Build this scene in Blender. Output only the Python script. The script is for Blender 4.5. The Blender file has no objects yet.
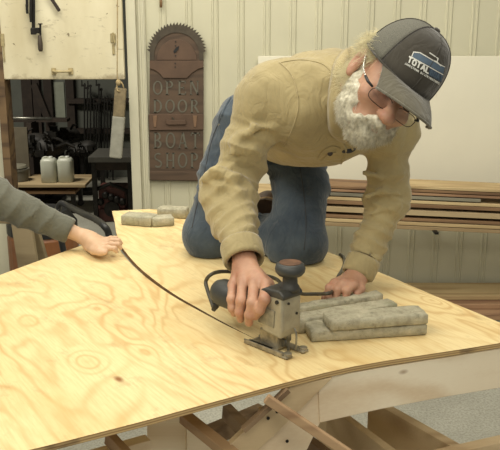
import bpy, bmesh, math, random
import numpy as np
from mathutils import Vector, Matrix, noise
random.seed(7)
PI = math.pi
scene = bpy.context.scene
COL = scene.collection

# ------------------------------------------------------------------ camera
CAMZ, PITCH, FPX = 1.8, math.radians(14.5), 800.0
cam_data = bpy.data.cameras.new('camera')
cam_data.sensor_width = 36.0
cam_data.lens = FPX / 500.0 * 36.0
cam_data.clip_start = 0.05
cam = bpy.data.objects.new('camera', cam_data)
COL.objects.link(cam)
cam.location = (0, 0, CAMZ)
cam.rotation_euler = (PI/2 - PITCH, 0, 0)
scene.camera = cam

TZ = 1.1          # height of the plywood's upper face
# ------------------------------------------------------------------ world, lights, exposure
world = bpy.data.worlds.new('world'); scene.world = world
world.use_nodes = True
world.node_tree.nodes['Background'].inputs[0].default_value = (1.0, 0.95, 0.82, 1)
world.node_tree.nodes['Background'].inputs[1].default_value = 0.38
scene.view_settings.view_transform = 'Standard'
scene.view_settings.look = 'None'
scene.view_settings.gamma = 1.0
scene.view_settings.exposure = 0.0
scene.view_settings.use_curve_mapping = False

def area(name, loc, target, sx, sy, power, color=(1, .95, .82)):
    d = bpy.data.lights.new(name, 'AREA'); d.shape = 'RECTANGLE'
    d.size = sx; d.size_y = sy; d.energy = power; d.color = color
    o = bpy.data.objects.new(name, d); COL.objects.link(o)
    o.location = loc
    o.rotation_euler = (Vector(target) - Vector(loc)).to_track_quat('-Z', 'Y').to_euler()
    return o
# ceiling tubes of the shop, all above the frame, plus two added fill lamps
area('ceiling_tubes_front', (-1.5, 0.9, 3.5), (-0.5, 1.9, 1.1), 2.4, 0.4, 54)
area('added_fill_near', (0.5, -0.9, 3.3), (0.3, 1.8, 0.9), 2.6, 0.6, 34)  # added lamp above the camera, brightens the front rail
area('ceiling_tubes_mid', (0.6, 2.2, 3.7), (0.5, 2.4, 1.1), 2.6, 0.4, 34)
area('ceiling_tubes_back', (-0.6, 3.2, 3.5), (-0.1, 4.6, 1.3), 3.0, 0.4, 55)
area('added_fill_back_room', (-2.6, 6.6, 2.6), (-2.2, 7.2, 0), 1.2, 0.3, 62)  # added fill lamp that lifts the dim back room, no known fixture

# ------------------------------------------------------------------ pixel helpers (500 x 450 frame)
def ray(u, v):
    a = (u - 250.0) / FPX; b = (225.0 - v) / FPX
    return Vector((a, math.cos(PITCH) + b*math.sin(PITCH), -math.sin(PITCH) + b*math.cos(PITCH)))
def P(u, v, D):            # point at world depth y = D
    r = ray(u, v); t = D / r.y
    return Vector((r.x*t, D, CAMZ + r.z*t))
def PZ(u, v, z):           # point on the plane of height z
    r = ray(u, v); t = (z - CAMZ) / r.z
    return Vector((r.x*t, r.y*t, z))
def proj(p):
    d = Vector(p) - Vector((0, 0, CAMZ))
    yc = d.y*math.sin(PITCH) + d.z*math.cos(PITCH); zc = d.y*math.cos(PITCH) - d.z*math.sin(PITCH)
    return (250 + FPX*d.x/zc, 225 - FPX*yc/zc)

# ------------------------------------------------------------------ objects
def tag(o, label=None, cat=None, group=None, kind=None):
    if label: o['label'] = label
    if cat: o['category'] = cat
    if group: o['group'] = group
    if kind: o['kind'] = kind
    return o
def empty(name, loc=(0, 0, 0), label=None, cat=None, group=None, rz=0):
    o = bpy.data.objects.new(name, None); COL.objects.link(o)
    o.location = loc; o.rotation_euler = (0, 0, rz); o.empty_display_size = .05
    return tag(o, label, cat, group)
def link_mesh(name, me, mat, parent=None, smooth=False, world_coords=True):
    if mat: me.materials.append(mat)
    if smooth:
        me.polygons.foreach_set('use_smooth', [True]*len(me.polygons))
    o = bpy.data.objects.new(name, me); COL.objects.link(o)
    if parent is not None:
        o.parent = parent
        if world_coords:   # vertices were given in world space
            m = Matrix.Translation(parent_world(parent))
            r = parent_rot(parent)
            me.transform((m @ r).inverted())
    return o
def parent_world(p):
    v = Vector((0, 0, 0)); q = p
    while q is not None:
        v = v + q.location; q = q.parent
    return v
def parent_rot(p):
    return Matrix.Identity(4)
def recenter(o):
    """moves a top-level mesh object's origin to the bottom centre of its mesh"""
    me = o.data
    co = np.empty(len(me.vertices)*3, np.float32); me.vertices.foreach_get('co', co); co = co.reshape(-1, 3)
    lo, hi = co.min(0), co.max(0)
    c = Vector(((lo[0]+hi[0])/2, (lo[1]+hi[1])/2, lo[2]))
    me.transform(Matrix.Translation(-c)); o.location = c
    return o
def copy_tree(o, parent=None):
    c = o.copy(); COL.objects.link(c)
    if parent is not None: c.parent = parent
    for ch in [x for x in bpy.data.objects if x.parent == o]:
        copy_tree(ch, c)
    return c

class MB:
    """collects shapes and links them as one mesh"""
    def __init__(s): s.v = []; s.f = []
    def add(s, vs, fs):
        n = len(s.v); s.v += [tuple(v) for v in vs]; s.f += [tuple(i + n for i in f) for f in fs]; return s
    def box(s, c, size, rot=None):
        hx, hy, hz = size[0]/2, size[1]/2, size[2]/2
        vs = [Vector((x*hx, y*hy, z*hz)) for x in (-1, 1) for y in (-1, 1) for z in (-1, 1)]
        if rot is not None: vs = [rot @ v for v in vs]
        c = Vector(c)
        return s.add([c + v for v in vs], [(0, 1, 3, 2), (4, 6, 7, 5), (0, 4, 5, 1), (2, 3, 7, 6), (0, 2, 6, 4), (1, 5, 7, 3)])
    def beam(s, a, b, w, h, up=(0, 0, 1)):      # w sideways, h along up
        a, b = Vector(a), Vector(b); d = (b - a); L = d.length; d.normalize()
        up = Vector(up); sd = d.cross(up).normalized(); up2 = sd.cross(d).normalized()
        R = Matrix((d, sd, up2)).transposed()
        return s.box((a + b)/2, (L, w, h), R)
    def prism(s, pts, ext):                      # planar polygon extruded by vector ext
        ext = Vector(ext); n = len(pts); pts = [Vector(p) for p in pts]
        fs = [tuple(range(n))[::-1], tuple(range(n, 2*n))] + [(i, (i+1) % n, n + (i+1) % n, n + i) for i in range(n)]
        return s.add(pts + [p + ext for p in pts], fs)
    def tube(s, pts, r, n=10, caps=True):
        pts = [Vector(p) for p in pts]; m = len(pts)
        rr = r if isinstance(r, (list, tuple)) else [r]*m
        vs = []; prev = None
        for i, p in enumerate(pts):
            t = (pts[min(i+1, m-1)] - pts[max(i-1, 0)]).normalized()
            if prev is None:
                a = t.orthogonal().normalized()
            else:
                a = (prev - t*prev.dot(t)).normalized()
            prev = a; b = t.cross(a)
            for k in range(n):
                an = 2*PI*k/n
                vs.append(p + (a*math.cos(an) + b*math.sin(an))*rr[i])
        fs = []
        for i in range(m-1):
            for k in range(n):
                fs.append((i*n+k, i*n+(k+1) % n, (i+1)*n+(k+1) % n, (i+1)*n+k))
        if caps:
            fs.append(tuple(range(n))[::-1]); fs.append(tuple(range((m-1)*n, m*n)))
        return s.add(vs, fs)
    def lathe(s, prof, c, axis=(0, 0, 1), n=28):  # prof: (radius, height)
        ax = Vector(axis).normalized(); a = ax.orthogonal().normalized(); b = ax.cross(a); c = Vector(c)
        vs = []
        for r, h in prof:
            for k in range(n):
                an = 2*PI*k/n
                vs.append(c + ax*h + (a*math.cos(an) + b*math.sin(an))*max(r, 1e-5))
        fs = []
        for i in range(len(prof)-1):
            for k in range(n):
                fs.append((i*n+k, i*n+(k+1) % n, (i+1)*n+(k+1) % n, (i+1)*n+k))
        fs.append(tuple(range(n))[::-1]); fs.append(tuple(range((len(prof)-1)*n, len(prof)*n)))
        return s.add(vs, fs)
    def ellipsoid(s, c, r, rot=None, n=16, m=10):
        vs = []; fs = []
        for i in range(m+1):
            th = PI*i/m
            for k in range(n):
                ph = 2*PI*k/n
                v = Vector((r[0]*math.sin(th)*math.cos(ph), r[1]*math.sin(th)*math.sin(ph), r[2]*math.cos(th)))
                if rot is not None: v = rot @ v
                vs.append(Vector(c) + v)
        for i in range(m):
            for k in range(n):
                fs.append((i*n+k, (i+1)*n+k, (i+1)*n+(k+1) % n, i*n+(k+1) % n))
        return s.add(vs, fs)
    def build(s, name, mat, parent=None, smooth=False, bevel=0, seg=2, angle=35):
        me = bpy.data.meshes.new(name)
        me.from_pydata(s.v, [], s.f); me.update()
        bm = bmesh.new(); bm.from_mesh(me)
        bmesh.ops.remove_doubles(bm, verts=bm.verts, dist=1e-6)
        bmesh.ops.recalc_face_normals(bm, faces=bm.faces)
        bm.to_mesh(me); bm.free()
        o = link_mesh(name, me, mat, parent, smooth)
        if bevel:
            b = o.modifiers.new('bevel', 'BEVEL'); b.width = bevel; b.segments = seg
            b.limit_method = 'ANGLE'; b.angle_limit = math.radians(angle)
        if parent is None: recenter(o)
        return o

def spline(pts, n=8):
    pts = [Vector(p) for p in pts]; out = []
    for i in range(len(pts)-1):
        p0 = pts[max(i-1, 0)]; p1 = pts[i]; p2 = pts[i+1]; p3 = pts[min(i+2, len(pts)-1)]
        for k in range(n):
            t = k/n
            out.append(0.5*((2*p1) + (p2-p0)*t + (2*p0-5*p1+4*p2-p3)*t*t + (3*p1-p0-3*p2+p3)*t**3))
    out.append(pts[-1]); return out

# ------------------------------------------------------------------ materials
def srgb(r, g, b):
    f = lambda c: ((c/255)/12.92 if c/255 <= .04045 else (((c/255)+.055)/1.055)**2.4)
    return (f(r), f(g), f(b), 1)
class NT:
    def __init__(s, name):
        s.m = bpy.data.materials.new(name); s.m.use_nodes = True; s.t = s.m.node_tree
        s.b = s.t.nodes['Principled BSDF']; s.out = s.t.nodes['Material Output']
    def n(s, ty, **kw):
        nd = s.t.nodes.new(ty)
        for k, v in kw.items():
            if k.startswith('i_'):
                key = k[2:]; key = int(key) if key.isdigit() else key.replace('_', ' ')
                nd.inputs[key].default_value = v
            else: setattr(nd, k, v)
        return nd
    def l(s, a, b): s.t.links.new(a, b)
    def math(s, op, a, b=None):
        nd = s.n('ShaderNodeMath', operation=op)
        for i, x in enumerate((a, b)):
            if x is None: continue
            if isinstance(x, (int, float)): nd.inputs[i].default_value = x
            else: s.l(x, nd.inputs[i])
        return nd.outputs[0]
    def coords(s, scale=(1, 1, 1), rot=(0, 0, 0), obj=True):
        if obj == 'world':
            g = s.n('ShaderNodeNewGeometry').outputs['Position']
        else:
            g = s.n('ShaderNodeTexCoord').outputs['Object' if obj else 'Generated']
        mp = s.n('ShaderNodeMapping', vector_type='POINT'); mp.inputs['Scale'].default_value = scale
        mp.inputs['Rotation'].default_value = rot
        s.l(g, mp.inputs['Vector']); return mp.outputs[0]
    def noise(s, vec, scale, detail=4, rough=.55, dist=0.0):
        nd = s.n('ShaderNodeTexNoise'); nd.inputs['Scale'].default_value = scale; nd.inputs['Detail'].default_value = detail
        nd.inputs['Roughness'].default_value = rough; nd.inputs['Distortion'].default_value = dist
        s.l(vec, nd.inputs['Vector']); return nd.outputs['Fac']
    def ramp(s, fac, stops):
        nd = s.n('ShaderNodeValToRGB'); e = nd.color_ramp.elements
        while len(e) < len(stops): e.new(0.5)
        for el, (p, c) in zip(e, stops): el.position = p; el.color = c
        s.l(fac, nd.inputs[0]); return nd.outputs[0]
    def mix(s, fac, a, b, mode='MIX'):
        nd = s.n('ShaderNodeMix', data_type='RGBA', blend_type=mode)
        for sock, x in ((nd.inputs[0], fac), (nd.inputs[6], a), (nd.inputs[7], b)):
            if isinstance(x, (int, float)): sock.default_value = x
            elif isinstance(x, tuple): sock.default_value = x
            else: s.l(x, sock)
        return nd.outputs[2]
    def bump(s, h, strength=.3, dist=.01, normal=None):
        nd = s.n('ShaderNodeBump'); nd.inputs['Strength'].default_value = strength; nd.inputs['Distance'].default_value = dist
        s.l(h, nd.inputs['Height'])
        if normal is not None: s.l(normal, nd.inputs['Normal'])
        s.l(nd.outputs[0], s.b.inputs['Normal']); return nd.outputs[0]
    def base(s, c):
        if isinstance(c, tuple): s.b.inputs['Base Color'].default_value = c
        else: s.l(c, s.b.inputs['Base Color'])
    def done(s, rough=.6, metal=0, spec=None):
        s.b.inputs['Roughness'].default_value = rough; s.b.inputs['Metallic'].default_value = metal
        if spec is not None: s.b.inputs['Specular IOR Level'].default_value = spec
        return s.m

def plain(name, rgb, rough=.6, metal=0, var=.12, nscale=20, bump=0, bscale=80, spec=None, obj=True):
    t = NT(name); c = srgb(*rgb)
    co = t.coords(obj=obj)
    f = t.noise(co, nscale, 5)
    d = tuple(max(0, x*(1-var*1.6)) for x in c[:3]) + (1,); l = tuple(min(1, x*(1+var)) for x in c[:3]) + (1,)
    t.base(t.ramp(f, [(.3, d), (.7, l)]))
    if bump: t.bump(t.noise(co, bscale, 3), bump, .004)
    return t.done(rough, metal, spec)

def wood(name, pale, dark, scale=1.0, rot=(0, 0, 0), stretch=8, rings=9, rough=.6, knots=True, space='world', dirt=None, lo=.35, contrast=1):
    """timber or plywood veneer: grain runs along the rotated x axis"""
    t = NT(name)
    g = t.coords((1.0*scale, stretch*scale, stretch*scale), rot, space)
    big = t.noise(g, .9, 2, .5, .4)
    r = t.math('SINE', t.math('MULTIPLY', big, rings*6.28))
    r = t.math('ADD', t.math('MULTIPLY', r, .5), .5)
    r = t.math('POWER', r, 2.2)
    fine = t.noise(t.coords((2.5*scale, 60*scale, 60*scale), rot, space), 3, 3)
    f = t.math('ADD', t.math('MULTIPLY', r, .62*contrast), t.math('MULTIPLY', fine, .35))
    c = t.ramp(f, [(lo-.15, srgb(*pale)), (.95, srgb(*dark))])
    blot = t.noise(t.coords((1, 1, 1), (0, 0, 0), space), 2.2, 4)
    c = t.mix(t.ramp(blot, [(.4, (0, 0, 0, 1)), (.75, (.5, .5, .5, 1))]), c, srgb(*dark), 'MIX')
    if knots:
        vo = t.n('ShaderNodeTexVoronoi'); vo.inputs['Scale'].default_value = 2.6
        t.l(t.coords((.8*scale, 2.2*scale, 2.2*scale), rot, space), vo.inputs['Vector'])
        k = t.ramp(vo.outputs['Distance'], [(.012, (1, 1, 1, 1)), (.045, (0, 0, 0, 1))])
        c = t.mix(k, c, srgb(int(dark[0]*.62), int(dark[1]*.5), int(dark[2]*.4)))
    if dirt:
        dn = t.noise(t.coords((1, 1, 1), (0, 0, 0), space), 11, 6, .7)
        c = t.mix(t.ramp(dn, [(.48, (0, 0, 0, 1)), (.72, (.8, .8, .8, 1))]), c, srgb(*dirt))
    t.base(c)
    t.bump(fine, .15, .002)
    return t.done(rough)
# ================================================================== setting
WY = 4.7
M = {}
M['cream'] = plain('cream_paint', (205, 199, 168), .55, var=.05, nscale=3, bump=.1, bscale=30)
M['siding'] = plain('siding_paint', (194, 190, 164), .5, var=.05, nscale=2.2, obj='world')
M['trim'] = plain('trim_paint', (202, 198, 174), .5, var=.05, nscale=4)
M['white_panel'] = plain('white_board', (222, 217, 196), .7, var=.025, nscale=3)
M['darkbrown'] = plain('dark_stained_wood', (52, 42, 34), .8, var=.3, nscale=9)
M['greywall'] = plain('grey_wall', (96, 98, 90), .8, var=.15, nscale=3)
M['black'] = plain('black_plastic', (26, 26, 26), .45, var=.2)
M['iron'] = plain('black_iron', (40, 38, 35), .5, .6, var=.3, nscale=30)
M['steel'] = plain('worn_steel', (150, 148, 138), .35, .8, var=.2, nscale=30)

def concrete(name, a, b):
    t = NT(name)
    g = t.coords((1, 1, 1), obj='world')
    c = t.ramp(t.noise(g, 2.0, 6, .6), [(.3, srgb(*a)), (.7, srgb(*b))])
    sp = t.noise(g, 90, 3, .7)
    c = t.mix(t.ramp(sp, [(.35, (.55, .55, .55, 1)), (.6, (0, 0, 0, 1))]), c, srgb(110, 108, 98))
    st = t.noise(g, 1.3, 3)
    c = t.mix(t.ramp(st, [(.62, (0, 0, 0, 1)), (.72, (.55, .55, .55, 1))]), c, srgb(95, 90, 80))
    t.base(c); t.bump(sp, .2, .003)
    return t.done(.85)
M['concrete'] = concrete('concrete', (158, 156, 142), (188, 186, 172))

def struct(mb, name, mat, **kw):
    o = mb.build(name, mat, **kw); return tag(o, kind='structure')

# floor
struct(MB().box((0.6, 4.5, -.05), (7.2, 11.0, .1)), 'floor', M['concrete'])

# doorway extents
XL = P(-14, 150, WY).x; XR = P(130, 150, WY).x; DZ = 2.25
# siding with vertical ribs
def siding():
    mb = MB()
    pitch = 25.3/ (FPX) * (WY*math.cos(PITCH) + .5*math.sin(PITCH))
    x = P(147, 100, WY).x; off = P(190.5, 100, WY).x
    xs = []
    k0 = math.ceil((x - off)/pitch)
    prof = [(x, 0)]
    for k in range(k0, k0 + 25):
        c = off + k*pitch
        for dx, d in ((-.021, 0), (-.015, -.008), (-.009, -.008), (-.006, -.003), (.006, -.003), (.009, -.008), (.015, -.008), (.021, 0)):
            prof.append((c + dx, d))
    prof.append((3.6, 0))
    prof = sorted(p for p in prof if x <= p[0] <= 3.6)
    n = len(prof)
    vs = [(px, WY + d, 0) for px, d in prof] + [(px, WY + d, 3.2) for px, d in prof]
    vs += [(prof[0][0], WY+.08, 0), (prof[-1][0], WY+.08, 0), (prof[0][0], WY+.08, 3.2), (prof[-1][0], WY+.08, 3.2)]
    fs = [(i, i+1, n+i+1, n+i) for i in range(n-1)]
    fs += [(2*n, 0, n, 2*n+2), (n-1, 2*n+1, 2*n+3, 2*n-1), (2*n+1, 2*n, 2*n+2, 2*n+3)]
    return mb.add(vs, fs)
struct(siding(), 'wall_back', M['siding'])
# header above the doorway and the wall left of it
struct(MB().box(((XL+XR)/2, WY+.04, (DZ+3.2)/2), (XR-XL, .08, 3.2-DZ)), 'wall_header', M['siding'])
struct(MB().box(((XL-3.0)/2, WY+.04, 1.6), (abs(-3.0-XL), .08, 3.2)), 'wall_left', M['siding'])
# post and casings right of the doorway
a0 = P(129, 100, WY-.05).x; a1 = P(138.5, 100, WY-.05).x
struct(MB().box(((a0+a1)/2, WY-.0, 1.6), (a1-a0, .12, 3.2)), 'trim_1', M['trim'], bevel=.004)
a2 = P(147.5, 100, WY-.02).x
t2 = MB()
t2.box(((a1+a2)/2, WY+.005, 1.6), (a2-a1, .05, 3.2))
t2.box(((a1+a2)/2-.008, WY-.022, 1.6), (.012, .012, 3.2)); t2.box(((a1+a2)/2+.014, WY-.022, 1.6), (.008, .01, 3.2))
struct(t2, 'trim_2', M['trim'], bevel=.002)
# left jamb: rough brown post
M['post'] = wood('rough_post', (120, 96, 66), (70, 52, 36), 1, (0, PI/2, 0), 8, 4, space='world', knots=False)
b0 = P(2, 150, WY-.1).x; b1 = P(9.5, 150, WY-.1).x
struct(MB().box(((b0+b1)/2, WY-.04, DZ/2), (b1-b0, .12, DZ)), 'trim_3', M['post'], bevel=.003)
struct(MB().box(((XL-.1+b0)/2, WY-.02, DZ/2), (b0-XL+.1, .06, DZ)), 'trim_4', M['trim'], bevel=.003)

# back room shell
RX0, RX1, RY1 = -3.6, .4, 9.2
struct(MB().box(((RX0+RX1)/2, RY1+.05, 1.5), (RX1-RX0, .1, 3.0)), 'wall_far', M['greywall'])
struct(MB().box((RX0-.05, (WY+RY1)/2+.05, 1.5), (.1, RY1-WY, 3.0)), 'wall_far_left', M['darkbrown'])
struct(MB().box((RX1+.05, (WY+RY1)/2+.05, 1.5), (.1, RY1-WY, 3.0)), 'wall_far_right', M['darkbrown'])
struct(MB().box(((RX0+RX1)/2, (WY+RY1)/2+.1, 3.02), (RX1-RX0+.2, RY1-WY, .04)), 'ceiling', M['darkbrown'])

# ---- overhead door, half raised
t = NT('stained_door_paint')
g = t.coords((1, 1, 1), obj='world')
c = t.ramp(t.noise(t.coords((1, 1, .35), obj='world'), 3.5, 5), [(.3, srgb(190, 178, 142)), (.65, srgb(220, 212, 182))])
sp = t.noise(t.coords((1, 1, 2.2), obj='world'), 9, 5, .75, .4)
c = t.mix(t.ramp(sp, [(.57, (0, 0, 0, 1)), (.72, (.7, .7, .7, 1))]), c, srgb(120, 104, 70))
sp2 = t.noise(g, 26, 3, .6)
c = t.mix(t.ramp(sp2, [(.69, (0, 0, 0, 1)), (.73, (.8, .8, .8, 1))]), c, srgb(92, 78, 52))
# grime towards the lower rail has its own ragged edge
sx = t.n('ShaderNodeSeparateXYZ'); t.l(g, sx.inputs[0])
zlow = P(60, 79, WY-.06).z
hgt = t.math('SUBTRACT', sx.outputs[2], zlow)
gr = t.math('SUBTRACT', t.math('ADD', t.math('MULTIPLY', t.noise(g, 14, 4, .7), .12), -.035), hgt)
c = t.mix(t.ramp(t.math('MULTIPLY', gr, 30), [(.0, (0, 0, 0, 1)), (.9, (.55, .55, .55, 1))]), c, srgb(112, 92, 58))
t.base(c); t.bump(sp, .2, .004)
M['door'] = t.done(.6)
DY = WY - .075
p0 = P(124.5, 79.5, DY-.02); pl = XL - .12
dr = empty('overhead_door', (-1.1, DY, zlow), 'half-raised cream overhead door with scuffed paint and a small pull handle', 'door')
dr['kind'] = 'thing'
MB().box(((pl+p0.x)/2, DY, (zlow+3.1)/2), (p0.x-pl, .04, 3.1-zlow)).build('door_panel', M['door'], dr, bevel=.004)
hb = MB()
h0, h1 = P(53, 71.5, DY-.045), P(70, 71.5, DY-.045)
hb.tube(spline([h0 + Vector((0, .02, 0)), h0 + Vector((.006, 0, 0)), (h0+h1)/2 - Vector((0, .008, 0)), h1 - Vector((.006, 0, 0)), h1 + Vector((0, .02, 0))], 6), .0075, 8)
for h in (h0, h1):
    hb.box(h + Vector((0, .018, 0)), (.026, .008, .038))
hb.build('handle', plain('painted_handle', (176, 160, 118), .5, var=.2, nscale=40), dr, smooth=False, bevel=.002)
hs = MB(); hq = P(113, 38, DY-.024)
hs.box(hq, (.03, .006, .05)); hs.box(hq + Vector((0, 0, -.06)), (.014, .008, .06)); hs.tube([hq + Vector((0, -.004, .03)), hq + Vector((.01, -.006, -.03))], .006, 6)
hs.build('latch', plain('painted_latch', (160, 146, 106), .5, var=.2, nscale=40), dr, bevel=.002)
# ladle-like strip at the left door edge
hs = MB(); hq = P(2.5, 40, DY-.024); hs.box(hq, (.02, .008, .07)); hs.box(hq + Vector((.002, 0, -.07)), (.009, .006, .1))
hs.build('bolt', plain('painted_bolt', (166, 152, 112), .5, var=.2, nscale=40), dr, bevel=.002)

# ---- white board leaning behind the lumber
q0 = P(258, 56, WY-.04); qz = P(400, 192, WY-.04).z
o = MB().box(((q0.x+2.4)/2, WY-.035, (q0.z+qz)/2), (2.4-q0.x, .018, q0.z-qz)).build('wall_board', M['white_panel'], bevel=.002)
tag(o, 'large blank white board panel standing behind the lumber against the ribbed wall', 'panel')

# ---- lumber on wall brackets
def lum(name, a, b, **k): return wood(name, a, b, 1, (0, 0, 0), 9, 3, rough=.75, knots=False, **k)
M['l_pale'] = lum('pale_board', (198, 176, 132), (160, 134, 94))
M['l_beige'] = lum('beige_board', (178, 158, 122), (140, 116, 82))
M['l_brown'] = lum('brown_board', (138, 108, 76), (96, 70, 48))
M['l_red'] = lum('reddish_board', (164, 130, 98), (124, 92, 68))
M['l_grey'] = lum('grey_board', (138, 132, 112), (98, 92, 78))
def long_board(u0, u1, va, vb, D, depth, mat, label, group, name='lumber_board', dv=0):
    a = P(u0, va, D); b = P(u0, vb, D); x1 = P(u1, va, D).x
    dz = -dv/170.0
    mb = MB(); h = a.z - b.z
    vs = []
    for xx, k in ((a.x, 0), (x1, 1)):
        for yy in (D, D+depth):
            for zz in (b.z, a.z): vs.append((xx, yy, zz + dz*k))
    mb.add(vs, [(0, 1, 3, 2), (4, 6, 7, 5), (0, 4, 5, 1), (2, 3, 7, 6), (0, 2, 6, 4), (1, 5, 7, 3)])
    o = mb.build(name, M[mat], bevel=.0025)
    return tag(o, label, 'board', group)
G1 = 'boards on the wall rack'
TILT = .045
rack = [
 (255, 640, 228.2, 231.8, 4.22, .34, 'l_beige', 'long tan board at the very bottom of the racked lumber'),
 (258, 640, 224.2, 227.6, 4.22, .30, 'l_pale', 'long pale board second from the bottom of the racked lumber'),
 (262, 640, 220.4, 223.4, 4.22, .26, 'l_brown', 'thin brown board third from the bottom of the racked lumber'),
 (266, 640, 212.4, 217.6, 4.22, .27, 'l_beige', 'beige-brown board under the dark gap in the middle of the rack'),
 (262, 640, 206.0, 209.6, 4.22, .28, 'l_brown', 'darker face of the pale-edged board, shade painted brown, just above the dark gap of the rack'),  # shaded face of the pale-edged board, shade put into the brown
 (258, 640, 202.6, 205.6, 4.22, .28, 'l_pale', 'lit front edge of a board, light painted pale, just below the grey board of the rack'),  # lit edge of that same board, brightness put into the pale colour
 (300, 481, 198.2, 201.4, 4.22, .2, 'l_grey', 'grey weathered board ending short of the picture edge on the rack'),
 (322, 640, 194.8, 197.2, 4.22, .2, 'l_red', 'reddish board third from the top of the rack'),
 (330, 640, 191.4, 194.0, 4.22, .2, 'l_brown', 'brown board second from the top of the rack'),
 (395, 640, 188.0, 190.8, 4.22, .2, 'l_pale', 'thin pale strip of wood topmost on the rack'),
]
def rackv(u, v): return v + TILT*(u - 460)
def rack_board(u0, u1, va, vb, D, depth, mat, label):
    mb = MB(); vs = []
    for u in (u0, u1):
        t_ = P(u, rackv(u, va), D); b_ = P(u, rackv(u, vb), D)
        for yy in (D, D+depth):
            for zz in (b_.z, t_.z): vs.append((t_.x, yy, zz))
    mb.add(vs, [(0, 1, 3, 2), (4, 6, 7, 5), (0, 4, 5, 1), (2, 3, 7, 6), (0, 2, 6, 4), (1, 5, 7, 3)])
    return tag(mb.build('lumber_board', M[mat], bevel=.002), label, 'board', G1)
for r in rack: rack_board(*r)
for us in (272, 330, 440, 560):     # spacer sticks in the gap
    q = P(us, rackv(us, 211.0), 4.26); tag(MB().box(q + Vector((0, .12, 0)), (.03, .22, .012)).build('spacer_stick', M['l_brown']), 'short spacer stick between the racked boards', 'stick', 'spacer sticks in the lumber rack')
# wall brackets
def bracket(u, label):
    vb_ = rackv(u, 232.6)
    e = empty('wall_bracket', P(u, vb_+1, WY-.03), label, 'bracket', 'brackets under the racked lumber')
    z = P(u, vb_, 4.20).z; x = e.location.x
    MB().beam((x, 4.17, z-.008), (x, WY-.012, z-.008), .02, .012).build('arm', M['iron'], e)
    MB().box((x, WY-.018, z-.03), (.03, .012, .07)).build('back_plate', M['iron'], e)
    MB().beam((x, 4.5, z-.014), (x, WY-.02, z-.06), .01, .01).build('brace', M['iron'], e)
bracket(417, 'black iron bracket under the racked lumber right of the propping arm')
bracket(590, 'black iron bracket under the racked lumber beyond the right picture edge')
bracket(285, 'black iron bracket under the racked lumber behind the kneeling man')
# ---- pile on the floor
G2 = 'boards piled on the floor by the wall'
zt = 0
pile = [(.0, .05, 4.20, .44, 'l_grey', 'grey board at the bottom of the floor pile', 330),
        (.05, .05, 4.24, .38, 'l_brown', 'brown board second from the bottom of the floor pile', 340),
        (.10, .042, 4.22, .40, 'l_grey', 'grey board in the middle of the floor pile', 300),
        (.142, .038, 4.25, .36, 'l_red', 'reddish board near the top of the floor pile', 352),
        (.18, .03, 4.33, .28, 'l_red', 'reddish brown board second from the top of the floor pile', 320),
        (.21, .028, 4.40, .24, 'l_pale', 'pale board topmost on the floor pile', 290)]
for z0, h, y, d, m, lab, u0 in pile:
    x0 = P(u0, 300, y).x
    o = MB().box(((x0+2.5)/2, y+d/2, z0+h/2), (2.5-x0, d, h-.002)).build('lumber_board', M[m], bevel=.003)
    tag(o, lab, 'board', G2)

# ================================================================== sign
SY = WY - .02
def S(u, v, dy=0): return P(u, v, SY - dy)
M['sign'] = wood('sign_wood', (88, 70, 54), (68, 53, 40), 1.6, (0, PI/2, 0), 5, 5, rough=.7, knots=False)
M['sign2'] = plain('sign_panel_wood', (90, 69, 53), .7, var=.12, nscale=12)
M['saw'] = plain('rusty_blade', (74, 66, 54), .55, .3, var=.2, nscale=25)
M['letter'] = plain('sign_letter', (98, 95, 82), .5, var=.12, nscale=40)
sg = empty('shop_sign', S(177, 180), 'arched brown wooden shop sign with a saw-toothed top and carved words', 'sign')
def spoly(pts, d0, d1, name, mat, **kw):
    return MB().prism([S(u, v, d0) for u, v in pts], (0, -(d1-d0), 0)).build(name, mat, sg, **kw)
cx, cy, R0 = 176.8, 52.0, 26.8
arc = [(cx + R0*math.cos(a), cy - R0*math.sin(a)) for a in [PI*k/40 for k in range(41)]]
spoly(arc + [(149.6, 114), (148.6, 114.5), (149.6, 130), (150.0, 180), (203.2, 181), (203.6, 114)], 0, .012, 'back_board', M['sign'])
teeth = []
nT = 27
for k in range(nT):
    a0 = PI*(k)/nT; a1 = PI*(k+.25)/nT
    teeth.append((cx + 26.8*math.cos(a0), cy - 26.8*math.sin(a0)*1.0)); teeth.append((cx + 29.9*math.cos(a1), cy - 29.9*math.sin(a1)))
teeth.append((cx - 26.8, cy))
inner = [(cx + 22.5*math.cos(PI*k/30), cy + 3 - 22.5*math.sin(PI*k/30)) for k in range(31)][::-1]
spoly(teeth + [(cx-26.8, 60), (cx-22.5, 60)] + inner + [(cx+22.5, 60), (cx+26.8, 60)], .012, .017, 'saw_blade', M['saw'])
spoly([(cx + 20*math.cos(PI*k/24), 60 - 21*math.sin(PI*k/24)) for k in range(25)], .012, .019, 'half_disc', M['sign2'], bevel=.002)
spoly([(149.8, 60.5), (203.6, 60.5), (203.4, 67.5), (198, 69), (192, 73), (187, 78), (163.5, 78), (160, 73.5), (155, 70), (149.8, 68.5)], .012, .021, 'cross_panel', M['sign2'], bevel=.002)
mk = MB()
for (u, v) in ((175.6, 41.5), (175.6, 45.8), (175.6, 55.6), (175.2, 63.3), (175.2, 67)):
    MB().lathe([(.004, 0), (.004, .003)], S(u, v, .0195 if v < 60 else .0215), (0, -1, 0), 8).build('pivot_hole', M['black'], sg)
mk.prism([S(u, v, .019) for u, v in ((173.5, 51), (176, 47.5), (179, 46), (178.5, 49), (176.5, 52), (174, 53))], (0, -.004, 0))
mk.build('pivot_pointer', M['black'], sg)
spoly([(149, 114), (203.8, 114), (203.6, 129.5), (149.4, 130)], .012, .022, 'plane_panel', M['sign2'], bevel=.002)
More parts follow.
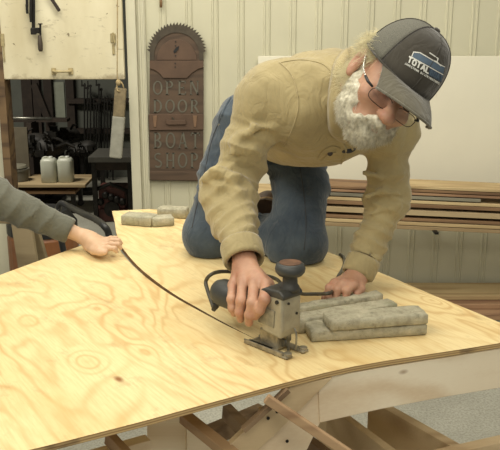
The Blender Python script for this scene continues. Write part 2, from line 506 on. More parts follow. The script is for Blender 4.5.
spoly([(166, 119.8), (186, 119.8), (186, 124.2), (169, 124.6), (166, 123.5)], .022, .034, 'plane_block', M['sign2'], bevel=.002)
spoly([(171.5, 117), (173, 117), (175, 119.8), (173, 119.8)], .022, .03, 'plane_iron', M['saw'])
for uu in (155, 195):
    spoly([(uu-2.2, 115.5), (uu+2.2, 115.5), (uu+1, 127), (uu-1, 127)], .022, .027, 'chisel_inlay', plain('inlay', (122, 94, 70), .6), bevel=.001)
spoly([(149.8, 171), (203.4, 172), (203.2, 180.5), (150, 179.8)], .012, .018, 'bottom_rail', M['sign'], bevel=.002)

def glyph(ch, u0, u1, v0, v1):
    """serif capital as polygons; unit box x right 0..1, y up 0..1"""
    T, t = .17, .08
    ps = []
    def r(x0, y0, x1, y1): ps.append([(x0, y0), (x1, y0), (x1, y1), (x0, y1)])
    def stem(x, w=T): r(x-w/2, 0, x+w/2, 1); r(x-w/2-.09, 0, x+w/2+.09, .05); r(x-w/2-.09, .95, x+w/2+.09, 1)
    def ring(cx, cy, rx, ry, a0, a1, th=T, tv=t, n=14):
        for k in range(n):
            q = []
            for a, s in ((a0+(a1-a0)*k/n, 1), (a0+(a1-a0)*(k+1)/n, 1), (a0+(a1-a0)*(k+1)/n, 0), (a0+(a1-a0)*k/n, 0)):
                q.append((cx + (rx - (0 if s else th))*math.cos(a), cy + (ry - (0 if s else tv))*math.sin(a)))
            ps.append(q)
    def dia(x0, y0, x1, y1, w): ps.append([(x0-w/2, y0), (x0+w/2, y0), (x1+w/2, y1), (x1-w/2, y1)])
    if ch == 'O': ring(.5, .5, .48, .5, 0, 2*PI, n=24)
    elif ch == 'P': stem(.22); ring(.4, .74, .42, .26, -PI/2, PI/2); r(.3, .91, .45, 1); r(.3, .48, .45, .57)
    elif ch == 'R': stem(.22); ring(.4, .74, .38, .26, -PI/2, PI/2); r(.3, .91, .45, 1); r(.3, .48, .45, .57); dia(.86, 0, .48, .5, .2)
    elif ch == 'B': stem(.22); ring(.4, .75, .36, .25, -PI/2, PI/2); ring(.4, .26, .44, .26, -PI/2, PI/2); r(.3, .91, .42, 1); r(.3, .46, .42, .54); r(.3, 0, .42, .08)
    elif ch == 'D': stem(.22); ring(.36, .5, .56, .5, -PI/2, PI/2); r(.28, .91, .38, 1); r(.28, 0, .38, .09)
    elif ch == 'E': stem(.24); r(.3, .92, .82, 1); r(.3, .46, .68, .54); r(.3, 0, .86, .08); r(.76, .8, .84, 1); r(.8, 0, .88, .22); r(.62, .38, .68, .62)
    elif ch == 'N': stem(.16, .09); stem(.84, .09); dia(.86, 0, .18, 1, .2)
    elif ch == 'A': dia(.82, 0, .5, 1, .2); dia(.14, 0, .46, 1, .09); r(.28, .3, .68, .37); r(.0, 0, .28, .05); r(.66, 0, 1.0, .05)
    elif ch == 'T': stem(.5); r(.06, .92, .94, 1); r(.06, .78, .13, 1); r(.87, .78, .94, 1)
    elif ch == 'H': stem(.2, .17); stem(.8, .17); r(.25, .46, .75, .54)
    elif ch == 'S': ring(.5, .74, .38, .26, .25*PI, 1.5*PI, .14, .1); ring(.5, .27, .4, .27, -.8*PI, .5*PI, .15, .11)
    return [[(u0 + x*(u1-u0), v1 - y*(v1-v0)) for x, y in q] for q in ps]
for word, v0, v1, u0, u1 in (('OPEN', 80.8, 94.6, 151.6, 200.5), ('DOOR', 99.5, 112.6, 151.6, 201), ('BOAT', 132.5, 148.2, 152, 201.5), ('SHOP', 152.8, 167.8, 152, 201)):
    w = (u1-u0)/4
    for i, ch in enumerate(word):
        mb = MB()
        for q in glyph(ch, u0+i*w+w*.09, u0+(i+1)*w-w*.09, v0, v1):
            mb.prism([S(u, v, .011) for u, v in q], (0, -.004, 0))
        mb.build('letter_' + ch.lower(), M['letter'], sg)

# a wooden peg above the sign
o = MB().tube([P(161, -6, WY-.03), P(161, 7.5, WY-.03)], .008, 8).build('hanging_stick', M['l_brown'], smooth=True)
tag(o, 'short brown stick hanging on the wall above the arched sign', 'stick')

# ================================================================== things at the door
def bar_clamp(u, v_end, D, label, full=True):
    e = empty('bar_clamp', P(u, v_end, D), label, 'clamp', 'bar clamps hanging before the overhead door')
    top = P(u, -45, D); bot = P(u, v_end-20 if full else v_end, D)
    MB().beam(top, bot, .008, .018, (1, 0, 0)).build('bar', M['iron'], e)
    if full:
        j = P(u+3.8, v_end-21, D)
        m = MB(); m.box((bot+j)/2 + Vector((0, 0, .008)), ((j-bot).length+.026, .014, .02)); m.box(bot, (.03, .018, .034)); m.box(j, (.024, .02, .03))
        m.build('jaw', M['iron'], e, bevel=.003)
        s0 = P(u+6.8, v_end-27, D); s1 = P(u+6.8, v_end-12, D)
        m = MB(); m.tube([s0, s1], .006, 8); m.lathe([(.012, 0), (.012, .006)], s0, (0, 0, 1), 10); m.build('screw', M['iron'], e)
        m = MB(); m.lathe([(.008, 0), (.013, .01), (.014, .04), (.011, .08), (.008, .088)], P(u+7.2, v_end, D), (-.0, 0, 1), 10)
        m.build('handle', plain('dark_handle', (66, 56, 44), .5), e, smooth=True)
    return e
bar_clamp(33.5, 51.5, DY-.06, 'long black bar clamp with a screw handle hanging before the overhead door')
def plain_bar(u, v, D, label):
    e = empty('bar_clamp', P(u, v, D), label, 'clamp', 'bar clamps hanging before the overhead door')
    MB().beam(P(u, -45, D), P(u, v-6, D), .007, .013, (1, 0, 0)).build('bar', M['iron'], e)
    MB().box(P(u, v-4, D), (.012, .014, .05)).build('bar_end', M['iron'], e, bevel=.002)
plain_bar(27, 13, DY-.05, 'shortest black clamp bar, leftmost before the overhead door')
plain_bar(30.7, 21.5, DY-.075, 'middle black clamp bar before the overhead door')
o = MB().beam(P(47, -8, DY-.05), P(59.5, 11, DY-.05), .01, .018, (1, 0, 0)).build('wooden_stick', M['darkbrown'], bevel=.002)
tag(o, 'slanting dark stick end hanging before the overhead door', 'stick')
e = empty('pull_rope', P(120, 158, WY-.16), 'rope with a wrapped wooden weight hanging beside the doorway post', 'rope')
RD = WY - .13
mb = MB(); mb.tube(spline([P(117.5, -30, RD), P(117.3, 40, RD), P(117.2, 76, RD), P(118.5, 82, RD)], 6), .0035, 6); mb.build('rope', plain('sisal_rope', (170, 150, 110), .9, var=.2, nscale=90), e)
mb = MB(); mb.ellipsoid(P(118.5, 82.5, RD), (.016, .014, .018)); mb.tube(spline([P(119, 80, RD), P(122.5, 84, RD-.01), P(123.5, 90, RD), P(118, 91, RD-.02), P(117, 85, RD), P(120, 80.5, RD)], 5), .004, 6)
mb.build('knot', plain('sisal_knot', (168, 148, 108), .9, var=.2, nscale=90), e, smooth=True)
mb = MB(); mb.beam(P(120.8, 88, RD), P(118.8, 117, RD), .03, .065, (1, 0, 0)); mb.build('wooden_weight', plain('weight_wood', (128, 114, 86), .8, var=.2, nscale=30), e, bevel=.006)
mb = MB(); mb.beam(P(119, 116, RD), P(115.6, 158, RD), .034, .072, (1, 0, 0)); mb.build('wrapping', plain('grey_wrap', (152, 150, 136), .7, var=.12, nscale=20), e, bevel=.01, seg=3)

# ================================================================== back room
# framing of the far wall
fr = MB()
o = None
for u0, u1 in ((-4, 8), (22, 32), (33, 40), (44, 52), (66, 74)):
    x0, x1 = P(u0, 100, RY1-.1).x, P(u1, 100, RY1-.1).x
    struct(MB().box(((x0+x1)/2, RY1-.05, 1.5), (x1-x0, .1, 3.0)), 'trim_5', M['darkbrown'])
zz = P(60, 102, RY1-.1).z; x0 = P(70, 100, RY1).x; x1 = P(140, 100, RY1).x
def far_rail(v, d=.14):
    z = P(90, v, RY1-.1).z
    return struct(MB().box(((x0+x1)/2, RY1-d/2, z), (x1-x0, d, .05)), 'trim_6', M['darkbrown'])
far_rail(101); far_rail(131)
struct(MB().beam(P(34, 84, RY1-.16), P(49, 122, RY1-.16), .05, .07, (1, 0, 0)), 'trim_7', M['darkbrown'])
xw0, xw1 = P(54, 90, RY1-.02).x, P(64, 90, RY1-.02).x
o = MB().box(((xw0+xw1)/2, RY1-.012, (P(0, 82, RY1).z + P(0, 119, RY1).z)/2), (xw1-xw0, .02, P(0, 82, RY1).z - P(0, 119, RY1).z)).build('wall_sheet', plain('pale_sheet', (146, 150, 134), .7, var=.06))
tag(o, 'pale grey sheet between the dark studs of the back room', 'panel')
# clamps on the rails
def far_clamp(u, v0, v1, dd, label):
    D = RY1 - .17 - dd
    e = empty('rack_clamp', P(u, v1, D), label, 'clamp', 'clamps hanging on the back room rack')
    MB().beam(P(u, v0, D), P(u, v1, D), .012, .016, (1, 0, 0)).build('bar', M['iron'], e)
    m = MB(); m.box(P(u-1, v0+1.5, D), (.05, .02, .022)); m.box(P(u-2.6, v0-1, D), (.012, .012, .06)); m.build('jaw', M['iron'], e)
cs = [(84.5, 84, 190), (87.5, 86.5, 192), (90.5, 84.5, 188), (94, 100, 180), (96.5, 102, 178), (99, 83.5, 190), (101.3, 88, 186), (104.5, 99, 176), (107.5, 100, 178), (110.5, 99, 172), (113, 101, 180)]
for i, (u, a, b) in enumerate(cs):
    far_clamp(u, a, b, .02*(i % 3), 'dark bar clamp hanging on the back room rack')
# chrome pipe lying across
o = MB().tube([P(-12, 117.5, 8.2), P(52, 118.8, 8.2)], .016, 12).build('metal_pipe', M['steel'], smooth=True)
tag(o, 'shiny metal pipe lying across the back room shelf', 'pipe')
e = empty('pipe_shelf', P(20, 132, 8.3), 'dark shelf unit holding the metal pipe in the back room', 'shelf')
zs = P(0, 121.2, 8.3).z
MB().box(((P(-12, 0, 8.3).x+P(52, 0, 8.3).x)/2, 8.42, zs), (.78, .16, .03)).build('shelf_board', M['darkbrown'], e)
MB().box((P(-10, 0, 8.3).x, 8.3, zs/2), (.05, .3, zs)).build('leg', M['darkbrown'], e)
MB().box((P(24, 0, 8.3).x, 8.3, zs/2), (.05, .3, zs)).build('leg', M['darkbrown'], e)

# low cart with jugs
CD = 7.35
zt = P(60, 183.5, CD).z
xa, xb = P(8, 185, CD).x, P(86, 185, CD).x
e = empty('low_cart', ((xa+xb)/2, CD+.2, 0), 'low two-shelf wooden cart carrying the two jugs in the back room', 'cart')
MB().box(((xa+xb)/2, CD+.22, zt-.018), (xb-xa, .5, .03)).build('cart_top', M['l_beige'], e, bevel=.003)
MB().box(((xa+xb)/2-.05, CD+.22, zt-.085), (xb-xa-.1, .46, .028)).build('lower_shelf', M['l_brown'], e, bevel=.003)
for sx in (xa+.08, xb-.14):
    for yy in (CD+.06, CD+.38):
        MB().box((sx, yy, (zt-.1)/2+.02), (.04, .04, zt-.16)).build('leg', M['iron'], e)
        MB().lathe([(.03, -.012), (.03, .012)], (sx, yy, .031), (0, 1, 0), 14).build('wheel', M['black'], e)
M['jug'] = NT('milky_plastic'); _t = M['jug']; _t.base(srgb(216, 218, 202)); _t.b.inputs['Transmission Weight'].default_value = .25; M['jug'] = _t.done(.35)
def jug(u, D, label):
    b = P(u, 183, D); e = empty('plastic_jug', (b.x, D, zt-.002), label, 'jug', 'milky jugs on the low cart')
    z0 = zt-.002; w = .071
    rings = []
    for h, k in ((0, .9), (.006, 1), (.195, 1), (.21, .95), (.226, .74), (.23, .36)):
        rings.append((h, k*w))
    mb = MB(); vs = []; n = 20
    for h, r in rings:
        for i in range(n):
            a = 2*PI*i/n; c, s = math.cos(a), math.sin(a)
            k = (abs(c)**5 + abs(s)**5)**(-.2)
            vs.append((b.x + c*k*r, D + s*k*r*.95, z0 + h))
    fs = [(i*n+j, i*n+(j+1) % n, (i+1)*n+(j+1) % n, (i+1)*n+j) for i in range(len(rings)-1) for j in range(n)]
    fs += [tuple(range(n))[::-1], tuple(range((len(rings)-1)*n, len(rings)*n))]
    mb.add(vs, fs).build('bottle', M['jug'], e, smooth=True)
    MB().tube(spline([(b.x-.045, D-.02, z0+.19), (b.x-.05, D-.02, z0+.225), (b.x-.02, D-.02, z0+.238), (b.x+.01, D-.01, z0+.228)], 5), .009, 8).build('handle', M['jug'], e, smooth=True)
    MB().lathe([(.02, 0), (.021, .004), (.021, .02), (.018, .024)], (b.x+.02, D, z0+.218), (0, 0, 1), 14).build('cap', plain('jug_cap', (220, 222, 214), .4), e, smooth=False)
    MB().box((b.x, D-.064, z0+.085), (.085, .002, .085)).build('paper_label', plain('jug_label', (150, 152, 140), .6, var=.2, nscale=60), e)
jug(50, CD+.1, 'left of the two milky plastic jugs on the low cart')
jug(66.5, CD+.12, 'right of the two milky plastic jugs on the low cart')
# buckets and grey board left
def lathe_thing(name, prof, c, mat, label, cat, group=None, smooth=True):
    o = MB().lathe(prof, c).build(name, mat, smooth=smooth); return tag(o, label, cat, group)
bx = P(18, 180, CD+.1)
lathe_thing('paint_tub', [(.07, 0), (.085, .005), (.09, .1), (.098, .102), (.098, .118), (.0, .118)], (bx.x, CD+.15, zt-.002), plain('tub', (104, 100, 88), .6), 'grey tub at the left end of the low cart', 'tub', smooth=False)
lathe_thing('tub_lid', [(.1, 0), (.11, .012), (.1, .03), (.0, .034)], (bx.x-.03, CD+.15, zt+.117), plain('tub_lid', (120, 116, 100), .6), 'round grey lid pile on top of the tub', 'lid', smooth=False)
x0, x1 = P(14.5, 150, CD+.34).x, P(28, 150, CD+.34).x
o = MB().box(((x0+x1)/2, CD+.36, zt + .24), (x1-x0, .025, .48)).build('fiberboard_offcut', plain('greybrown_board', (98, 90, 74), .8, var=.08))
tag(o, 'grey-brown board standing upright at the back of the low cart', 'board')
wb = P(10.5, 146, CD+.51)
o = MB().box(wb, (.05, .05, .08)).box(wb + Vector((0, .03, -wb.z/2-.02)), (.05, .04, wb.z-.04)).build('marked_post', plain('pale_box', (176, 176, 164), .6)); tag(o, 'pale post end left of the grey-brown board in the back room', 'post')

# dark machinery behind the cart: outboard motors on a stand
def motor(x, y, z, s, label, flip=1):
    e = empty('outboard_motor', (x, y, 0), label, 'motor', 'dark motors in the back room')
    m = MB(); m.ellipsoid((x, y, z), (.24*s, .15*s, .12*s)); m.ellipsoid((x+.1*s*flip, y, z+.05*s), (.14*s, .13*s, .1*s)); m.build('cowling', plain('dark_cowl', (46, 43, 39), .65, var=.3), e, smooth=True)
    m = MB(); m.tube([(x-.12*s*flip, y-.1, z), (x-.28*s*flip, y-.15, z+.06*s), (x-.36*s*flip, y-.15, z+.02)], .02*s, 8)
    for k in range(4): m.tube([(x+(-.1+.07*k)*s, y-.14*s, z+.06*s), (x+(-.08+.07*k)*s, y-.19*s, z-.02*s), (x+(-.12+.08*k)*s, y-.15*s, z-.09*s)], .014*s, 6)
    rr_ = random.Random(int(x*100))
    for k in range(14):
        q0 = Vector((x + rr_.uniform(-.26, .26)*s, y - rr_.uniform(.08, .2)*s, z + rr_.uniform(-.13, .16)*s)); q1 = q0 + Vector((rr_.uniform(-.1, .1), rr_.uniform(-.03, .03), rr_.uniform(-.08, .1)))*s
        if k % 3: m.tube([q0, (q0+q1)/2 + Vector((0, -.02, .02)), q1], rr_.uniform(.008, .02)*s, 6)
        else: m.box(q0, (rr_.uniform(.04, .1)*s, .05, rr_.uniform(.04, .08)*s))
    m.build('fittings', M['iron'], e, smooth=False)
    MB().beam((x, y, z-.08*s), (x, y, .04), .09*s, .07*s, (1, 0, 0)).build('leg', M['iron'], e, bevel=.01)
    MB().box((x, y, .025), (.34*s, .3*s, .05)).build('base', M['iron'], e, bevel=.01)
a = P(46, 146, 7.97); motor(a.x, 7.95, a.z, .9, 'dark motor behind the left jug', -1)
a = P(60, 140, 8.75); motor(a.x, 8.75, a.z, .95, 'tallest dark motor, standing behind the two jugs', 1)
a = P(82, 149, 8.3); motor(a.x, 8.3, a.z, .62, 'dark motor right of the jugs', 1)
# bench with machine on the right
BD = 7.0
xa, xb = P(88, 160, BD).x, P(133, 160, BD).x; zt2 = P(0, 157, BD).z
e = empty('machine_bench', ((xa+xb)/2, BD+.25, 0), 'grey-topped bench over a dark engine at the right of the back room', 'bench')
MB().box(((xa+xb)/2, BD+.25, zt2-.025), (xb-xa, .5, .05)).build('bench_top', plain('bench_top', (74, 72, 66), .5), e, bevel=.004)
MB().box(((xa+xb)/2, BD+.05, zt2-.09), (xb-xa-.04, .03, .07)).build('apron', M['darkbrown'], e)
for sx in (xa+.04, xb-.04):
    for yy in (BD+.05, BD+.45): MB().box((sx, yy, (zt2-.05)/2), (.04, .04, zt2-.05)).build('leg', M['iron'], e)
c = Vector(((xa+xb)/2-.02, BD+.2, .22))
e = empty('engine', (c.x, c.y, 0), 'dark red-brown engine stored under the grey-topped bench', 'engine')
m = MB(); m.box(c, (.24, .22, .2)); m.box(c + Vector((0, 0, -.16)), (.3, .26, .12)); m.build('block', plain('rusty_red', (84, 44, 38), .6, var=.3), e, bevel=.01)
m = MB()
for k in range(5): m.lathe([(.03, 0), (.035, .03), (.02, .05)], c + Vector((-.1 + .05*k, -.11, .02*((k*3) % 4) - .03)), (0, -1, 0), 10)
m.lathe([(.07, 0), (.07, .03)], c + Vector((0, -.11, -.1)), (0, -1, 0), 18)
m.tube([c + Vector((-.14, -.12, .08)), c + Vector((0, -.15, .14)), c + Vector((.15, -.1, .06)), c + Vector((.16, -.1, -.15))], .018, 8)
m.build('fittings', M['iron'], e)
# hose in front of the doorway, sawhorse, orange case
o = MB().tube(spline([P(66, 262, 3.75), P(58, 222, 3.75), P(60, 204, 3.75), P(70, 207, 3.7), P(84, 214, 3.5), P(95, 219, 3.4), P(104, 226, 3.3), P(109, 236, 3.3), P(112, 270, 3.25), P(113, 330, 3.2)], 8), .015, 12).build('vacuum_hose', plain('hose_black', (36, 36, 36), .4), smooth=True)
tag(o, 'black vacuum hose arching behind the pale plywood near the doorway', 'hose')
e = empty('shop_vacuum', (P(44, 250, 4.25).x, 4.25, 0), 'orange shop vacuum half hidden behind the plywood edge', 'vacuum')
vx = P(44, 250, 4.25); vz = P(50, 238, 4.1).z
MB().lathe([(.17, .06), (.19, .1), (.19, vz-.02), (.18, vz)], (vx.x, 4.25, 0), n=28).build('tank', plain('orange_tank', (132, 84, 48), .45), e, smooth=False)
MB().lathe([(.19, vz), (.19, vz+.05), (.14, vz+.12), (.03, vz+.14)], (vx.x, 4.25, 0), n=28).build('motor_head', M['black'], e, smooth=False)
for k in range(4):
    MB().ellipsoid((vx.x + .14*math.cos(k*PI/2+.7), 4.25 + .14*math.sin(k*PI/2+.7), .035), (.035, .035, .035)).build('caster', M['black'], e, smooth=True)
# sawhorse
M['sawhorse'] = wood('sawhorse_wood', (150, 134, 102), (112, 96, 70), 1, (0, PI/2, 0), 7, 4)
sh = empty('sawhorse', (P(22, 250, 3.3).x, 3.3, 0), 'weathered wooden sawhorse behind the reaching sleeve', 'sawhorse')
ta, tb = P(4, 222, 3.3), P(40, 222, 3.3)
MB().beam(ta + Vector((-.35, .1, 0)), tb + Vector((-.05, .1, 0)), .09, .045).build('top_rail', M['sawhorse'], sh, bevel=.003)
for (x, y0, dx, dy) in ((tb.x-.1, 3.37, .14, -.2), (tb.x-.1, 3.43, .14, .2), (ta.x-.25, 3.37, -.12, -.2), (ta.x-.25, 3.43, -.12, .2)):
    MB().beam((x, y0, ta.z), (x+dx, y0+dy, 0.002), .035, .085, (1, 0, 0)).build('leg', M['sawhorse'], sh, bevel=.003)
MB().beam((tb.x-.04, 3.27, .3), (tb.x-.04, 3.53, .3), .08, .02, (1, 0, 0)).build('crossbar', M['sawhorse'], sh)
# ================================================================== plywood being cut
def T(u, v): p = PZ(u, v, TZ); return Vector((p.x, p.y, 0))
t = NT('pine_plywood')
ang = math.atan2(-.83, .52)
rot = (0, 0, -ang)
g = t.n('ShaderNodeNewGeometry').outputs['Position']
def mapd(scale, loc=(0, 0, 0)):
    # rotate first so that x runs along the grain, then scale
    a = t.n('ShaderNodeMapping', vector_type='POINT'); a.inputs['Rotation'].default_value = rot; t.l(g, a.inputs['Vector'])
    b = t.n('ShaderNodeMapping', vector_type='POINT'); b.inputs['Scale'].default_value = scale; b.inputs['Location'].default_value = loc
    t.l(a.outputs[0], b.inputs['Vector']); return b.outputs[0]
big = t.noise(mapd((1.1, 3.4, 1)), 1.15, 3, .5, .35)
for (ku, kv), amp_, sz in (((87, 362), .16, .035), ((147, 350), .13, .03), ((98, 306), .1, .022), ((431, 300), .13, .022), ((330, 355), .05, .02), ((30, 318), .08, .03)):
    kp = PZ(ku, kv, TZ); kr = Matrix.Rotation(-ang, 3, 'Z') @ kp
    vm = t.n('ShaderNodeVectorMath', operation='DISTANCE'); t.l(mapd((.55, 1, 0)), vm.inputs[0]); vm.inputs[1].default_value = (kr.x*.55, kr.y, 0)
    q_ = t.math('DIVIDE', vm.outputs['Value'], sz); ex = t.math('POWER', 2.718, t.math('MULTIPLY', t.math('MULTIPLY', q_, q_), -1.0))
    big = t.math('ADD', big, t.math('MULTIPLY', ex, amp_))
    kn_ex = ex if ku == 87 else t.math('MAXIMUM', kn_ex, ex)
rg = t.math('SINE', t.math('MULTIPLY', big, 88.0))
rg = t.math('POWER', t.math('ADD', t.math('MULTIPLY', rg, .5), .5), 3.0)
msk = t.ramp(t.noise(mapd((.8, 1.8, 1), (3, 1, 0)), 2.0, 3), [(.38, (.12, .12, .12, 1)), (.62, (1, 1, 1, 1))])
fine = t.noise(mapd((7, 90, 1)), 2.0, 3)
c = t.mix(t.math('MULTIPLY', rg, .62), srgb(226, 203, 148), srgb(190, 148, 86))
c2 = t.mix(t.math('MULTIPLY', rg, .25), srgb(232, 212, 160), srgb(210, 178, 116))
msk = t.math('MAXIMUM', msk, kn_ex); c = t.mix(msk, c2, c)
c = t.mix(t.ramp(fine, [(.42, (0, 0, 0, 1)), (.8, (.38, .38, .38, 1))]), c, srgb(190, 150, 88))
soft = t.noise(mapd((1.2, 2.2, 1), (7, 2, 0)), 2.6, 5, .6)
c = t.mix(t.ramp(soft, [(.52, (0, 0, 0, 1)), (.72, (.5, .5, .5, 1))]), c, srgb(206, 168, 100))
grime = t.noise(mapd((2.5, 4.5, 1), (1, 9, 0)), 3.2, 6, .72)
c = t.mix(t.ramp(grime, [(.56, (0, 0, 0, 1)), (.78, (.5, .5, .5, 1))]), c, srgb(138, 112, 70))
vo = t.n('ShaderNodeTexVoronoi'); vo.inputs['Scale'].default_value = 2.3; t.l(mapd((1.5, 3, 1), (2.2, .4, 0)), vo.inputs['Vector'])
c = t.mix(t.ramp(vo.outputs['Distance'], [(.02, (1, 1, 1, 1)), (.07, (0, 0, 0, 1))]), c, srgb(140, 92, 44))
t.base(c); t.bump(fine, .08, .002)
M['ply'] = t.done(.55)
t = NT('ply_edge')
ge = t.n('ShaderNodeNewGeometry').outputs['Position']; sx = t.n('ShaderNodeSeparateXYZ'); t.l(ge, sx.inputs[0])
w = t.math('SINE', t.math('MULTIPLY', sx.outputs[2], 2*PI/.0052))
c = t.ramp(t.math('ADD', t.math('MULTIPLY', w, .5), .5), [(.3, srgb(196, 168, 118)), (.7, srgb(158, 126, 82))])
# scorched and inked patches
c = t.mix(t.ramp(t.noise(ge, 7, 3), [(.6, (0, 0, 0, 1)), (.68, (.85, .85, .85, 1))]), c, srgb(66, 52, 38))
t.base(c); M['ply_edge'] = t.done(.7)
M['kerf_edge'] = plain('kerf_edge', (112, 84, 54), .8, var=.3, nscale=30, obj='world')  # darker brown for edge faces close to the saw cut

seam_px = [(114.3, 217.5), (115.8, 230), (119.6, 243), (128, 255), (140, 268), (156.8, 281.8), (176, 295.2), (198, 308), (222, 321.5), (241, 331.5), (262, 342)]
seam = [T(u, v) for u, v in seam_px]
sm = spline(seam, 5)
tip = sm[-1]
front_tip = T(290, 381.5)
front_r = [T(*p) for p in ((302, 378.5), (326, 372.5), (352, 366.8), (384, 361), (420, 355.5), (460, 349.5), (500, 343), (540, 336), (575, 329))]
front_l = [T(*p) for p in ((280, 384), (254, 391), (230, 397.5), (204, 404.5), (142, 421.5), (60, 442.5), (0, 457), (-60, 471))]
back_r = [T(*p) for p in ((560, 337), (500, 322.6), (464, 307.5), (428, 293), (392, 277.5), (356, 262.5), (324, 250.5), (285, 236), (240, 222), (195, 213), (150, 209), (112, 211))]
back_l = [T(*p) for p in ((-70, 297), (0, 270.5), (60, 248), (94, 236), (113.8, 229.8))]

def sheet(name, poly, droop, parent, kerf_pts=None):
    bm = bmesh.new()
    vs = [bm.verts.new((p.x, p.y, TZ)) for p in poly]
    bm.faces.new(vs)
    xs = [p.x for p in poly]; ys = [p.y for p in poly]
    for ax, lo, hi in ((0, min(xs), max(xs)), (1, min(ys), max(ys))):
        n = int((hi-lo)/.08)
        for k in range(1, n):
            co = [0, 0, 0]; no = [0, 0, 0]; co[ax] = lo + (hi-lo)*k/n; no[ax] = 1
            bmesh.ops.bisect_plane(bm, geom=bm.verts[:]+bm.edges[:]+bm.faces[:], plane_co=co, plane_no=no)
    for v in bm.verts: v.co.z += droop(v.co)
    top = bm.faces[:]
    r = bmesh.ops.extrude_face_region(bm, geom=top)
    for v in [x for x in r['geom'] if isinstance(x, bmesh.types.BMVert)]: v.co.z -= .0115
    bmesh.ops.recalc_face_normals(bm, faces=bm.faces)
    me = bpy.data.meshes.new(name)
    for f in bm.faces:
        nz = abs(f.normal.z)
        if nz > .5: f.material_index = 0
        else:
            c = f.calc_center_median(); 
            near = kerf_pts is not None and min((Vector((c.x, c.y, 0)) - k).length for k in kerf_pts) < .03
            f.material_index = 2 if near else 1
    bm.to_mesh(me); bm.free()
    me.materials.append(M['ply']); me.materials.append(M['ply_edge']); me.materials.append(M['kerf_edge'])
    return link_mesh(name, me, None, parent)
def droopA(p):
    d = max(0.0, (Vector((p.x, p.y, 0)) - tip).dot((sm[0] - tip).normalized()))
    return -.022*min(1.2, d/1.25)**1.15
ply = empty('plywood_sheet', (0, 2.0, TZ-.013), 'huge pale pine plywood sheet with a curved saw cut, spread over the timber frame', 'plywood')
kerf = sm
A = [Vector((p.x, p.y, 0)) for p in sm]
# offcut side is pulled back from the curve by the width of the kerf
def offs(pts, d0):
    out = []
    for i, p in enumerate(pts):
        tt = (pts[min(i+1, len(pts)-1)] - pts[max(i-1, 0)]).normalized(); n = Vector((-tt.y, tt.x, 0))
        k = min(1, (len(pts)-1-i)/12.0)
        out.append(p + n*(-1)*d0*k)
    return out
kA = offs(A, .003)
k0 = min(range(len(kA)), key=lambda i: (kA[i] - back_l[-1]).length)
polyA = back_l[:-1] + kA[k0:] + [front_tip] + front_l
polyB = back_r + A[2:] + [front_tip] + front_r
sheet('offcut_side', polyA, droopA, ply, kA)
sheet('kept_side', polyB, lambda p: 0.0, ply, A)

# ================================================================== timber frame under the sheet
M['frame_pale'] = wood('pale_timber', (242, 230, 204), (214, 190, 156), 1, (0, 0, 0), 6, 3, rough=.75)
M['frame_mid'] = wood('tan_timber', (206, 184, 146), (168, 140, 104), 1, (0, 0, .6), 6, 4, rough=.75)
M['frame_brown'] = wood('brown_stick', (176, 146, 110), (134, 102, 72), 1, (0, 0, .7), 8, 5, rough=.7, knots=False)
M['frame_dark'] = wood('aged_timber', (150, 126, 96), (112, 88, 64), 1, (0, 0, .4), 7, 4, rough=.8)
fr = empty('timber_frame', (0.3, 1.9, 0), 'rough timber building frame under the plywood, with braces and joists', 'frame')
TU = TZ - .0135
def tp(u, v, z=TU): return PZ(u, v, z)
a = tp(322, 376.5); b = tp(600, 331)
dirr = (b - a).normalized(); nrm = Vector((-dirr.y, dirr.x, 0))
D0 = a.y
def fp(u, v, off=0.0):     # point on the vertical plane of the front rail
    r = ray(u, v); o = Vector((0, 0, CAMZ)); pp = a + nrm*off
    tt = (pp - o).dot(nrm)/r.dot(nrm); q = o + r*tt; q.z = min(q.z, TU - .0005); return q
# front rail
pts = [fp(318, 379.5), fp(332, 376), fp(600, 332), fp(600, 372), fp(500, 388), fp(440, 398), fp(380, 409.5), fp(320, 423)]
for i in (0, 1, 2): pts[i].z = min(pts[i].z, TU)
MB().prism(pts, nrm*.038).build('front_rail', M['frame_pale'], fr, bevel=.002)
# gusset and diagonal post
MB().prism([fp(318, 392, .004), fp(330, 389, .004), fp(321, 421, .004), fp(306, 452, .004), fp(300, 470, .004), fp(236, 470, .004), fp(243, 452, .004)], nrm*.03).build('gusset', M['frame_pale'], fr, bevel=.001)
MB().prism([fp(292, 385, -.012), fp(333, 377, -.012), fp(262, 447, -.012), fp(238, 470, -.012), fp(205, 470, -.012), fp(228, 447, -.012)], nrm*.016).build('diagonal_brace', M['frame_mid'], fr, bevel=.001)
m = MB()
for u, v in ((268, 418), (277, 411.5), (287, 441), (269, 435)):
    MB().lathe([(.0035, 0), (.0035, .002)], fp(u, v, -.012 if v < 420 else .004), -nrm, 8).build('nail_head', M['iron'], fr)
MB().beam(fp(288, 386, -.03), fp(243, 430, -.03), .010, .014, nrm).build('dark_batten', M['frame_dark'], fr)
MB().beam(fp(266, 392, -.05), fp(355, 458, -.12), .014, .018, Vector((.5, 0, .7))).build('loose_cleat', M['frame_brown'], fr, bevel=.002)
